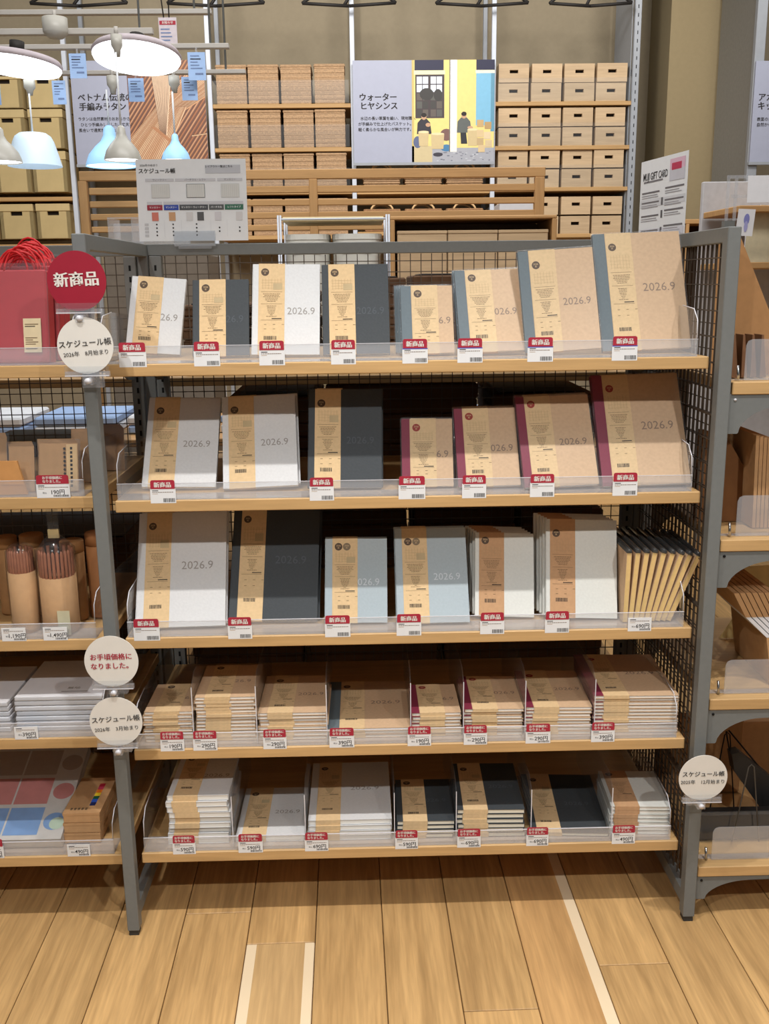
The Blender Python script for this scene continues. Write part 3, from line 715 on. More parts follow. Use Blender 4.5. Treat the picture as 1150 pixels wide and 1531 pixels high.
def tubecan(u0, u1, vt, y, label, mt=KPD):
    a = at(u0, vt, y); c = at(u1, vt, y); r = (c.x-a.x)/2; Hh = a.z-LB[3]-.002
    t = thing('cardboard_tube', label, 'cardboard tube', (a.x+r, y+r, LB[3]+.002), 'cardboard tubes on the left rack')
    b = MB(); b.lathe([(r*.96, 0), (r, .004), (r, Hh*.86)], mt, 24); b.obj('tube_body', t)
    b = MB(); b.lathe([(r*1.03, Hh*.86), (r*1.03, Hh-.002), (r*.97, Hh)], mt, 24); b.obj('tube_cap', t)
tubecan(84, 119, 812, .135, 'kraft cardboard tube behind the tied pencil pack')
tubecan(122, 158, 800, .150, 'kraft cardboard tube next to the left post', mat('tube_brown', (160, 108, 66), .7))
tubecan(23, 58, 803, .175, 'short kraft cardboard tube at the back between the packs')
tubecan(-14, 18, 806, .185, 'kraft cardboard tube at the far left of the third shelf')
GP = 'stacked white paper pads'
def pads(u0, u1, n, y, h, what, ang):
    a = at(u0, 1040, y); c = at(u1, 1040, y); W = c.x-a.x
    for i in range(n):
        t = thing('paper_pad', f'{what}, {ORD[n-1-i]}', 'paper pad', (a.x+random.uniform(-.002, .002), y+random.uniform(-.002, .002), LB[4]+.002+i*.0115), GP, (0, 0, R_(ang)))
        b = MB(); b.bbox(0, W, 0, h, .0, .0098, WPAP, .0016); b.obj('pad_body', t)
        b = MB(); b.box(-.003, W+.003, -.0022, -.0018, -.0002, .0104, FILMB); b.obj('clear_wrap', t)
        if i == n-1:
            pr = MB(); pr.text('無地', W*.62, .04, .014, .0102, EMBG); pr.rect(W*.5, W*.8, .022, .025, .0102, EMBG); put('print', pr.mesh('print'), t)
pads(20, 152, 7, .062, .2, 'white paper pad in the stack above the orange-edged goods', 0)
pads(-80, 11, 6, .062, .2, 'white paper pad in stack cut by the left picture edge', 0)
# origami pack
a = at(-70, 1262, .06); c = at(93, 1262, .06); W = c.x-a.x
t = thing('origami_pack', 'clear pack of pastel origami paper with circles and squares', 'paper pack', (a.x, .062, LB[5]+.003), rot=(R_(20), 0, 0))
b = MB(); b.box(0, W, 0, .275, 0, .026, mat('pack_white', (214, 208, 200), .6)); b.obj('paper_stack', t)
pr = MB()
cols = [mat('origami_taupe', (176, 160, 146), .6), mat('origami_rose', (206, 130, 124), .6), mat('origami_blue', (126, 164, 210), .6), mat('origami_mint', (196, 214, 190), .6)]
for i, cm in enumerate((cols[2], cols[1], cols[0])):
    y0 = .012+i*.085; pr.rect(W-.055-.075, W-.055, y0, y0+.075, 0, cm); pr.rect(W-.055-.155, W-.055-.079, y0, y0+.075, 0, cm)
    pr.disc(W-.026, y0+.036, .0235, 0, cm, 30)
    if i == 0: pr.disc(W-.019, y0+.030, .0165, .0001, cols[3], 24)
put('print', pr.mesh('print'), t, (0, 0, .0264))
b = MB(); b.box(-.004, W+.005, -.004, .28, .0275, .028, FILMB); b.obj('clear_wrap', t)
GB = 'small kraft boxes on the left rack'
a = at(92, 1225, .07); c = at(147, 1225, .07); W = c.x-a.x
for i in range(3):
    t = thing('paper_box', f'flat kraft box, {ORD[2-i]} of three, left rack bottom shelf', 'box', (a.x+.001*i, .075, LB[5]+.003+i*.0245), GB)
    b = MB(); b.bbox(0, W, 0, .155, 0, .023, KP, .0012); b.obj('box_body', t)
    b = MB(); b.box(-.0006, W+.0006, -.0006, .1556, .018, .0236, KP); b.obj('lid', t)
    if i == 2:
        pr = MB()
        for k, q in enumerate([(30, 40, 90), (50, 90, 190), (30, 90, 60), (240, 210, 50), (226, 120, 40), (196, 60, 90), (160, 30, 50)]):
            pr.rect(W*.62, W*.78, .03+k*.014, .044+k*.014, .0240, mat('strip_%d' % k, q, .6))
        for k in range(5): pr.rect(.012+k*.008, .017+k*.008, .012, .022, .0240, INK)
        put('print', pr.mesh('print'), t)

# ------------------------------------------------------------------ right end shelves (brackets on the side frame)
RB = [1.168, .856, .516, .128]
RNM = ['uppermost', 'second', 'third', 'lowest']
YFR = -.005
for i, z in enumerate(RB):
    x0 = 1.2145
    t = thing('end_shelf', f'oak end shelf on a curved steel bracket, {RNM[i]} right of the post', 'shelf', (x0, YFR, z), 'end shelves')
    b = MB(); b.bbox(.002 if i else .004, .62, 0, .5, -.024, 0, BOARD, .0015); b.obj('board', t)
    for yy in (.004, .46):
        k = .8 if i == 3 else 1
        pts = [(0, -.0245), (.46, -.0245), (.46, -.036), (.25, -.041*k)]+[(.022+.095*(1-math.cos(a))**.9, -.045*k-.053*k*(1-math.sin(a))) for a in [math.pi/2*(1-j/9) for j in range(10)]]+[(.02, -.1*k), (0, -.1*k)]
        b = MB(); b.prism(pts, yy, yy+.003, GREY, 'y'); b.obj('bracket', t)
        b = MB(); b.tube([(.012, yy-.0016, -.034), (.012, yy+.001, -.034)], .0028, SLOT if i else ACRE, 8); b.obj('screw', t)
def tray(u0, v0, z, label, y=.02):
    p = at(u0, v0, y)
    t = thing('acrylic_guard', label, 'shelf edge guard', (p.x, y, z+.001), 'clear guards on the end shelves')
    Hh = p.z-z; r = .012
    pts = [(0, 0), (.5, 0), (.5, Hh), (r, Hh), (r*.3, Hh-r*.3), (0, Hh-r)]
    b = MB(); b.prism(pts, 0, .002, ACR, 'y'); b.obj('front_panel', t)
    b = MB(); b.tube([(-.012, -.002, .002), (-.012, .004, .028)], .0028, mat('chrome', (190, 190, 190), .2, metal=1), 8); b.obj('clip_pin', t)
    b = MB(); b.box(-.04, .5, .004, .02, 0, .0012, ACR); b.obj('base_flange', t)
tray(1117, 508, RB[0], 'clear guard on the uppermost end shelf')
tray(1104, 742, RB[1], 'clear guard on the second end shelf')
tray(1086, 988, RB[2], 'clear guard on the third end shelf')
tray(1067, 1238, RB[3], 'clear guard before the black gift bags')
# uppermost: kraft board with sloping edge
q = [at(1096, 346, .12), at(1104, 346, .12), at(1152, 470, .12), at(1152, 560, .12), at(1078, 560, .12)]
b = MB(); pts = [(p.x, max(p.z, RB[0]+.002)) for p in q]; pts[3] = (pts[3][0]+.06, RB[0]+.002); pts[2] = (pts[2][0], pts[2][1]); pts[4] = (pts[4][0], RB[0]+.002)
pts[0] = (1.2175, pts[0][1]); pts[4] = (1.2175, RB[0]+.002)
b.prism(pts, .118, .126, KPD, 'y'); tag(b.obj('kraft_folder'), 'kraft folder with a long sloping edge beside the right post', 'folder')
for i in range(4):
    p = at(1096+i*14, 500, .07)
    b = MB(); b.prism([(p.x, RB[0]+.002), (p.x+.012, RB[0]+.002), (p.x+.002, p.z), (p.x-.002, p.z)], .06, .1, mat('brown_pack', (120, 84, 58), .6), 'y')
    tag(b.obj('envelope_pack'), f'brown envelope pack, {NTH[i]} from the left on the uppermost end shelf', 'envelopes', 'brown packs on the uppermost end shelf')
# second: dark slanted pack and kraft bags
def leaner(name, label, cat, group, pts, y0, y1, mt):
    b = MB(); b.prism(pts, y0, y1, mt, 'y'); o = b.obj(name); tag(o, label, cat, group); return o
DB = mat('kraft_dark', (128, 86, 50), .7, .06, 40)
p0 = at(1064, 642, .14); p1 = at(1086, 652, .14); p2 = at(1128, 742, .14)
for i in range(3):
    d_ = .03*i
    leaner('paper_bag', f'flat brown paper bag leaning left, {NTH[i]} from the front, second end shelf', 'paper bag', 'leaning bags on the second end shelf',
           [(1.2145+.006*i, RB[1]+.002), (p2.x+.02, RB[1]+.002), (p2.x+.005*i, RB[1]+.08), (p1.x+.012*i, p1.z-.01*i), (1.219+.006*i, p0.z-.004*i)], .14+d_, .147+d_, DB)
for i in range(5):
    a = at(1128+i*6, 650, .09); 
    leaner('paper_bag', f'upright kraft paper bag, {NTH[i]} from the left, second end shelf', 'paper bag', 'upright bags on the second end shelf',
           [(a.x+.006, RB[1]+.002), (a.x+.0125, RB[1]+.002), (a.x+.007, a.z-.002*i), (a.x, a.z-.002*i)], .08, .3, KP)
# third: envelopes with white edges
for i in range(7):
    o = thing('envelope', f'slanted brown envelope with a white flap, {NTH[i]} from the left', 'envelope', (0, 0, 0), 'slanted envelopes on the third end shelf')
    sh = .0128*i; p1, p2, p3 = at(1096, 886, .06), at(1114, 922, .06), at(1145, 952, .06); x4 = at(1150, 1040, .06).x; wd = .0108
    P_ = [(p1.x+sh, p1.z), (p2.x+sh, p2.z), (p3.x+sh, p3.z), (x4+sh, RB[2]+.002)]
    b = MB()
    for j in (0, 2):
        (xa, za), (xb, zb_) = P_[j], P_[j+1]; b.prism([(xb, zb_), (xb+wd, zb_), (xa+wd, za), (xa, za)], .055, .26, KP, 'y')
    b.obj('envelope_body', o)
    (xa, za), (xb, zb_) = P_[1], P_[2]; b = MB(); b.prism([(xb, zb_), (xb+wd, zb_), (xa+wd, za), (xa, za)], .0545, .26, WPAP, 'y'); b.obj('white_flap', o)
leaner('kraft_sheet', 'pale yellow kraft sheet standing behind the slanted envelopes', 'sheet', None,
       [(at(1102, 846, .34).x, at(1102, 848, .34).z), (1.7, at(1150, 840, .34).z), (1.7, RB[2]+.002), (1.36, RB[2]+.002), (at(1150, 880, .34).x-.03, at(1150, 872, .34).z)], .34, .343, mat('pale_kraft', (232, 206, 140), .7))
for i in range(3):
    a = at(1048+i*5, 1030, .05)
    leaner('wood_block', f'thin pale wooden block, {NTH[i]} from the post on the third end shelf', 'block', 'thin blocks beside the right post', [(1.2185+i*.0062, RB[2]+.001), (1.2235+i*.0062, RB[2]+.001), (1.2235+i*.0062, RB[2]+.03), (1.2185+i*.0062, RB[2]+.03)], .05, .12, mat('pale_wood', (214, 190, 146), .6))
# lowest: black gift bags with cords, kraft bag behind
BLK = mat('bag_black', (42, 40, 39), .45, .1, 20)
a = at(1046, 1216, .09); c = at(1150, 1216, .09)
t = thing('gift_bag', 'black paper gift bag lying low in clear wrap, lowest end shelf', 'gift bag', (1.2185, .09, RB[3]+.002), 'black gift bags')
b = MB(); Hh = a.z-RB[3]-.002; b.bbox(0, .3, 0, .03, 0, Hh, BLK, .006); b.obj('bag_body', t)
b = MB(); b.box(-.002, .302, -.004, -.0036, .001, Hh+.004, FILMB); b.obj('clear_wrap', t)
for (u, vtop, y_, wd, h_) in ((1088, 1095, .19, .06, 1), (1124, 1143, .07, .05, 0)):
    p = at(u, vtop, y_); 
    b = MB(); zb = at(u, 1216 if h_ else 1258, y_).z
    b.tube([(p.x-.03, y_, zb), (p.x-.006, y_, p.z-.006), (p.x, y_, p.z), (p.x+.006, y_, p.z-.006), (p.x+.03, y_, zb)], .0015, SLOT if h_ else mat('cord_grey', (90, 86, 80), .6), 6)
    o = b.obj('handle_cord', t); o.location = (-1.2185, -.09, -(RB[3]+.002))
t = thing('gift_bag', 'black paper gift bag leaning diagonally behind the low one', 'gift bag', (0, 0, 0), 'black gift bags')
q = [at(1092, 1125, .16), at(1104, 1122, .16), at(1152, 1160, .16), at(1160, 1255, .16), at(1142, 1215, .16), at(1096, 1150, .16)]
q = [(p.x, p.z) for p in q]; q[3] = (q[3][0]+.05, RB[3]+.003); q.insert(4, (q[3][0]-.06, RB[3]+.003))
b = MB(); b.prism(q, .15, .18, BLK, 'y'); b.obj('bag_body', t)
pa, pb, pc = at(1092, 1128, .17), at(1106, 1094, .17), at(1138, 1150, .17)
b = MB(); b.tube([pa, at(1086, 1094, .17), at(1090, 1092, .17), pc], .0018, SLOT, 6); b.obj('handle_cord', t)
b = MB(); b.bbox(at(1100, 1100, .4).x, 1.72, .38, .44, RB[3]+.002, at(1100, 1075, .4).z, KP, .003); tag(b.obj('paper_bag'), 'large kraft paper bag standing behind the black bags', 'paper bag')
b = MB(); b.bbox(1.22, 1.42, .3, .34, RB[3]+.002, RB[3]+.2, KPD, .003); tag(b.obj('paper_bag'), 'brown paper bag between the round sign and the kraft bag', 'paper bag')
# ------------------------------------------------------------------ wall racks far behind
YR = 6.1
STEEL = mat('rack_steel', (150, 154, 160), .4, .03, 20)
STEELB = mat('rack_post_bright', (196, 202, 212), .35, .03, 20)
BLACKW = mat('black_metal', (38, 35, 33), .6)
KBOX = mat('kraft_board', (192, 170, 122), .8, .04, 12)
KLID = mat('kraft_board_lid', (198, 176, 128), .8, .04, 12)
WBOX = wood('wood_box', (190, 164, 130), 0, .6, .1, .7, .05)
BASK = woven('basket_weave', (172, 139, 104), 1.0)
BASKD = woven('basket_weave_dark', (150, 110, 74), 1.0)
RACKB = wood('rack_board', (186, 148, 98), 0, .55, .08)
HOLE = mat('slot_dark', (32, 24, 18), .9)
def post(u0, v0, u1, v1, y, label, wd=.034, mt=STEEL, dp=.04):
    a, c = at(u0, v0, y), at(u1, v1, y); xm = (a.x+c.x)/2
    t = thing('rack_post', label, 'rack post', (xm, y, 0), 'posts of the wall racks')
    b = MB(); b.bbox(-wd/2, wd/2, 0, dp, 0, 4.3, mt, .003); b.obj('upright', t)
    if mt is STEEL:
        s = MB(); z = 1.6
        while z < 4.2: s.box(-.003, .003, -.0012, -.0002, z, z+.025, SLOT); z += .06
        tag(s.obj('slots', t), kind='stuff')
    b = MB(); b.bbox(-wd/2, wd/2, .55, .59, 0, 4.3, STEEL, .003); b.obj('rear_upright', t)
    for z in (1.9, 2.9, 3.9):
        b = MB(); b.box(-wd/4, wd/4, dp, .55, z, z+.03, STEEL); b.obj('cross_bar', t)
    return xm
XP = []
for (ua, ub, lb) in ((88, 104, 'bright rack post between the kraft boxes and the rattan poster'), (306, 317, 'bright rack post between the rattan poster and the baskets'),
                 (525, 529, 'bright rack post between the baskets and the yellow-house poster'), (738.5, 738.5, 'bright rack post right of the yellow-house poster')):
    XP.append(post(ua, 0, ub, 200, YR, lb, mt=STEELB))
XP.append(post(955, 0, 948, 200, YR, 'grey rack post at the right end of the wooden boxes', .05))
# grey side sheet of that rack
a, c = at(932, 100, YR+.5), at(950, 100, YR)
b = MB(); b.box(XP[4]-.036, XP[4]-.030, YR+.04, YR+.55, 0, 4.3, STEEL); tag(b.obj('rack_side_sheet'), 'grey steel side sheet of the wooden box rack', 'side panel')
def rboard(x0, x1, v, y, label, th=.03):
    z = at(600, v, y).z
    b = MB(); b.bbox(x0+.0172, x1-.0172, 0, .52, -th, 0, RACKB, .003); o = b.obj('rack_shelf', loc=(0, y+.01, z)); tag(o, label, 'shelf', 'oak boards of the wall racks'); return z
def rail_clear(x0, x1, y, z, label):
    t = thing('shelf_guard', label, 'shelf edge guard', (x0+.03, y-.01, z), 'clear guards on the wall racks')
    b = MB(); b.box(0, x1-x0-.06, 0, .004, .0, .16, FILM); b.obj('clear_strip', t)
# wooden half boxes, four columns, stacked in pairs
vz = [153, 219.5, 282, 352]
names = ['first', 'second', 'third', 'fourth']
WX = [(747.5, 793.5), (796.5, 842), (845, 891), (893.5, 938.5)]
def wbox(W, Hh):
    b = MB(); dp = .36
    b.box(0, W, .004, dp, 0, .008, WBOX); b.box(0, .008, .004, dp, .008, Hh, WBOX); b.box(W-.008, W, .004, dp, .008, Hh, WBOX); b.box(.008, W-.008, dp-.008, dp, .008, Hh, WBOX); b.box(.008, W-.008, .03, dp-.008, Hh-.02, Hh-.01, WBOX)
    s = W*.14; b.holed(0, W, 0, Hh, 0, .03, W/2-s, W/2+s, Hh-.068, Hh-.044, WBOX, HOLE)
    return b.mesh('wood_box_body')
wbm = None
for r, v in enumerate(vz):
    z = rboard(XP[3], XP[4], v, YR, f'oak rack board under the {names[r]} row of wooden boxes')
    if r < 3: rail_clear(XP[3], XP[4], YR-.02, z, f'clear guard before the {names[r]} row of wooden boxes')
    ztop = at(840, v-63, YR).z if r else at(840, 90.5, YR).z
    Hh = (ztop-z)/2-.010
    for c_, (ua, ub) in enumerate(WX):
        xa = XP[3]+.045+c_*(XP[4]-XP[3]-.085)/4; W = (XP[4]-XP[3]-.085)/4-.02
        if wbm is None: wbm = wbox(W, Hh)
        for k in (0, 1):
            t = thing('wooden_box', f'{"upper" if k else "lower"} pale wooden box with a slot, {names[c_]} column, {names[r]} row', 'wooden box', (xa+random.uniform(-.004, .004), YR+.02+random.uniform(0, .012), z+.001+k*(Hh+.004)), 'wooden boxes on the wall rack')
            put('box_body', wbm, t)
# baskets
BX = [(319.5, 365), (370.5, 416), (420.5, 467), (471.5, 516)]
def basket(W, Hh, mt=BASK):
    b = MB(); dp = .34; n = 9
    for i in range(n):                                   # coiled courses, slightly proud
        z0 = Hh*i/n; z1_ = Hh*(i+1)/n; e = .0012*((i % 2)) 
        b.bbox(-e, W+e, -e, dp+e, z0+.0001, z1_-.0001, mt, .0018)
    b.bbox(-.005, W+.005, -.005, dp+.005, Hh-.02, Hh+.002, mt, .006)
    return b.mesh('basket_body')
bkm = {}
for r, v in enumerate((153.5, 219, 283, 350)):
    z = rboard(XP[1], XP[2], v, YR, f'oak rack board under the {names[r]} row of woven baskets')
    if r < 3: rail_clear(XP[1], XP[2], YR-.02, z, f'clear guard before the {names[r]} row of woven baskets')
    Hh = (at(440, 93, YR).z-at(440, 153.5, YR).z) if r == 0 else (at(440, 161, YR).z-at(440, 219, YR).z)
    for c_ in range(4):
        W = (XP[2]-XP[1]-.085)/4-.022; xa = XP[1]+.045+c_*(XP[2]-XP[1]-.085)/4
        if (r > 0) not in bkm: bkm[r > 0] = basket(W, Hh-.005)
        t = thing('woven_basket', f'rectangular woven basket, {names[c_]} column, {names[r]} row of the wall rack', 'basket', (xa+random.uniform(-.006, .006), YR+.02+random.uniform(0, .02), z+.001), 'woven baskets on the wall rack', (0, 0, random.uniform(-.015, .015)))
        put('basket_body', bkm[r > 0], t)
# baskets with loop handles below the middle poster
for r, (v, vt) in enumerate(((284, 262), (346, 312))):
    z = rboard(XP[2], XP[3], v, YR, 'oak rack board %s under the yellow-house poster' % ('directly' if r == 0 else 'second'))
    for c_ in range(3):
        bw_ = (XP[3]-XP[2]-.1)/3-.03; xa = XP[2]+.065+c_*(bw_+.03); Hh = at(600, vt, YR).z-z
        t = thing('handled_basket', f'woven basket with loop handles, {names[c_]} from the left, {"upper" if r == 0 else "lower"} row', 'basket', (xa, YR+.02, z+.001), 'handled baskets below the yellow-house poster')
        b = MB(); n = 7
        for i in range(n):
            e = .004*(i % 2)-.012*(1-i/n); b.bbox(-e, bw_+e, -e, .3+e, Hh*i/n+.0005, Hh*(i+1)/n-.0005, BASKD if r else BASK, .005)
        b.obj('basket_body', t)
        for yy in (.01, .27):
            b = MB(); b.tube([(bw_/2+.085*math.cos(q*math.pi/10), yy, Hh-.01+(.055 if r else .12)*math.sin(q*math.pi/10)) for q in range(11)], .008, mat('handle_straw', (214, 178, 130), .7), 7); b.obj('handle', t)
# kraft lidded boxes, left rack
XL = XP[0]-1.2
KVB = [160.5, 221.5, 287, 357]     # bottoms in the picture
def kbox(W, Hh, slot=True):
    b = MB(); dp = .36
    b.box(.004, W-.004, .03, dp, 0, Hh*.8, KBOX); b.box(.004, W-.004, .006, .03, 0, .004, KBOX); b.box(.004, .03, .006, .03, 0, Hh*.8, KBOX); b.box(W-.03, W-.004, .006, .03, 0, Hh*.8, KBOX)
    b.holed(.004, W-.004, 0, Hh*.80, .006, .02, W/2-.045, W/2+.045, Hh*.67, Hh*.67+.03, KBOX, HOLE); body = b.mesh('body')
    b = MB(); b.bbox(0, W, 0, dp+.004, Hh*.79, Hh, KLID, .003); return body, b.mesh('lid')
kb = None
zk = {}
for r, vb_ in enumerate(KVB):
    zb = at(60, vb_, YR).z; zk[r] = zb
pit = (XP[0]-XL-.06)/4.0
for r in range(4):
    top = at(60, [105, 161.5, 224.5, 303.5][r], YR).z; Hh = top-zk[r]-.006
    bd, ld = kbox(pit-.022, Hh)
    for c_ in range(4):
        if c_ < 1 and r < 4: pass
        t = thing('storage_box', f'lidded kraft storage box with a dark slot, {names[3-c_]} from the post, {names[r]} row', 'storage box', (XL+.03+c_*pit+random.uniform(-.004, .004), YR+.02+random.uniform(0, .01), zk[r]+.002), 'lidded kraft boxes on the wall rack')
        put('box_body', bd, t); put('lid', ld, t)
    if r >= 2: rboard(XL, XP[0], [0, 0, 289, 359][r], YR, 'oak rack board under the %s row of kraft boxes' % names[r])
# far right rack beyond the column
xq = at(1143, 0, 5.4).x
b = MB(); b.bbox(at(1132, 100, 5.4).x-.02, at(1132, 100, 5.4).x+.05, 5.4, 5.45, 0, 4.3, STEEL, .004); tag(b.obj('rack_post'), 'dark grey rack post at the far right beside the beige column', 'rack post')
b = MB(); b.box(at(1132, 100, 5.4).x-.012, at(1132, 100, 5.4).x-.004, 5.45, 6.15, 0, 4.3, mat('rack_sheet', (132, 130, 124), .5)); tag(b.obj('rack_side_sheet'), 'grey steel side sheet right of the beige column', 'side panel')
# black hanger brackets at the top
for i, (ua, ub) in enumerate(((45, 190), (250, 395), (452, 592), (652, 790), (822, 945))):
    a, c = at(ua, 5, YR-.1), at(ub, 5, YR-.1)
    t = thing('ceiling_bracket', f'black angled bracket above the racks, {NTH[i]} from the left', 'bracket', (a.x, YR-.1, a.z), 'black brackets above the wall racks')
    L = c.x-a.x
    for (p, q) in (((0, 0, 0), (L*.5, 0, -.02)), ((L*.5, 0, -.02), (L, 0, .0)), ((0, 0, 0), (L*.2, .05, .1)), ((L, 0, 0), (L*.8, .05, .1)), ((L*.2, .05, .1), (L*.8, .05, .1)), ((L*.45, 0, -.01), (L*.55, .05, .1))):
        b = MB(); b.tube([p, q], .012, BLACKW, 5); b.obj('rod', t)

# ------------------------------------------------------------------ posters
PB = mat('poster_ground', (160, 164, 182), .45, .02, 20)
def poster(name, label, u0, u1, v0, v1, y, draw):
    a, c = at(u0, v0, y), at(u1, v1, y); W = c.x-a.x; Hh = a.z-c.z
    t = thing(name, label, 'poster', (a.x, y, c.z))
    b = MB(); b.box(0, W, 0, .012, 0, Hh, PB); pan = b.obj('panel', t)
    b = MB(); b.box(-.005, W+.005, -.004, .02, -.02, 0, STEEL); b.obj('bottom_rail', t)
    pr = MB(); draw(pr, W, Hh); o = put('print', pr.mesh('print'), pan, (0, -.0015, 0)); o.rotation_euler = (R_(90), 0, 0)
    return t
PM = lambda n, c: mat('p_'+n, c, .5, .03, 30)
def d_hyacinth(p, W, H):
    X = lambda f: f*W
    Yv = lambda f: (1-f)*H
    def R(x0, x1, y0, y1, m_, z): p.rect(X(x0), X(x1), Yv(y1), Yv(y0), z, m_)
    def ink(x, y, s, sz, b=0): 
        k = text_geo(s, b)[0]; hw = max(q[0] for q in k)*sz; p.text(s, X(x)+hw, Yv(y), sz, .0004, INKB, b)
    ink(.045, .36, 'ウォーター', .058, .02); ink(.05, .445, 'ヒヤシンス', .058, .02)
    for i, s in enumerate(('水辺の長い草葉を編い、現地職人', 'が手編みで仕上げたバスケット。', '軽く柔らかな風合いが魅力です。')): ink(.05, .565+i*.055, s, .028, .008)
    z = .0003
    R(.415, 1, 0, 1, PM('wallyellow', (226, 206, 130)), z); R(.415, .43, 0, 1, PM('edgey', (196, 176, 110)), .0005)
    R(.435, .64, 0, .1, PM('navy', (42, 42, 66)), .0006); R(.87, 1, 0, .1, PM('navy', (42, 42, 66)), .0006)
    R(.43, .65, .1, .14, PM('sill', (236, 228, 180)), .0006); R(.865, 1, .1, .13, PM('door_head', (240, 236, 200)), .0006)
    R(.44, .645, .14, .565, PM('frame', (70, 60, 62)), .0006)
    for i in range(2):
        for j in range(2):
            for k in range(5):
                x0 = .450+i*.098+j*.043; y0 = .16+k*.08
                cc = (216, 224, 236) if k < 1 or (k < 2) else [(88, 88, 84), (66, 64, 62), (96, 88, 82)][(k+i+j) % 3]
                R(x0, x0+.038, y0, y0+.07, PM('pane%d%d%d' % cc, cc), .0008)
    for (cx, cy, rx, ry) in ((.52, .33, .05, .06), (.60, .34, .03, .06)): p.disc(X(cx), Yv(cy), X(rx), .0009, PM('treedark', (60, 58, 56)), 14, ry*H)
    R(.87, .975, .13, .64, PM('doorblue', (122, 178, 208)), .0006); R(.975, 1, .13, .7, PM('doorshade', (96, 146, 170)), .0006)
    R(.415, 1, .86, 1, PM('ground', (160, 162, 170)), .0004); R(.415, .56, .84, 1, PM('groundt', (196, 180, 140)), .0005)
    R(.685, .735, 0, .9, PM('whitepost', (228, 226, 220)), .0012); R(.68, .687, 0, .9, PM('postshade', (130, 124, 110)), .0012)
    def el(cx, cy, rx, ry, c, z): p.disc(X(cx), Yv(cy), rx*W, z, PM('e%d_%d_%d' % c, c), 16, ry*H)
    el(.455, .80, .03, .06, (90, 100, 132), .0010); el(.66, .73, .045, .06, (118, 88, 82), .0010); el(.66, .86, .04, .035, (70, 120, 160), .0011)
    # seated weavers with their baskets
    for (cx, cy, body) in ((.50, .55, (52, 50, 58)), (.785, .54, (92, 96, 94))):
        p.poly([(X(cx-.05), Yv(cy+.17)), (X(cx+.055), Yv(cy+.17)), (X(cx+.045), Yv(cy+.06)), (X(cx+.02), Yv(cy+.02)), (X(cx-.02), Yv(cy+.02)), (X(cx-.045), Yv(cy+.06))], .0014, PM('b%d' % body[0], body))
        el(cx, cy, .018, .032, (190, 150, 120), .0015); el(cx, cy-.015, .019, .022, (40, 32, 30), .0016)
    p.poly([(X(.76), Yv(.70)), (X(.80), Yv(.70)), (X(.81), Yv(.82)), (X(.765), Yv(.82))], .0013, PM('trous', (44, 44, 52)))
    el(.53, .63, .018, .02, (190, 150, 120), .0016); el(.83, .66, .02, .015, (190, 150, 120), .0016)
    for (x0, x1, y0, y1) in ((.46, .535, .70, .84), (.55, .645, .72, .87), (.81, .885, .68, .84)):
        p.poly([(X(x0+.006), Yv(y1)), (X(x1-.006), Yv(y1)), (X(x1), Yv(y0)), (X(x0), Yv(y0))], .0017, PM('bask', (198, 178, 134)))
        el((x0+x1)/2, y0, (x1-x0)/2, .012, (226, 208, 164), .0018)
    k = 0
    for (x, y, c) in ((.90, .62, (190, 160, 112)), (.955, .64, (176, 146, 100)), (.90, .72, (206, 182, 140)), (.95, .74, (214, 194, 158)), (.90, .80, (184, 160, 120)), (.96, .82, (200, 180, 144)), (.91, .87, (206, 186, 148))):
        R(x-.022, x+.026, y-.035, y+.035, PM('bx%d' % c[0], c), .0016+.0001*k); k += 1
    for i in range(40):
        x, y = random.uniform(.57, .98), random.uniform(.89, .985); R(x, x+random.uniform(.008, .02), y, y+.008, PM('leafg%d' % (i % 3), [(120, 120, 132), (186, 190, 196), (100, 106, 118)][i % 3]), .0008+i*.00001)
    el(.60, .925, .035, .02, (58, 56, 66), .0019)
poster('water_hyacinth_poster', 'poster of a yellow house with two basket weavers between rack posts', 527, 738, 90.5, 241.5, YR-.05, d_hyacinth)
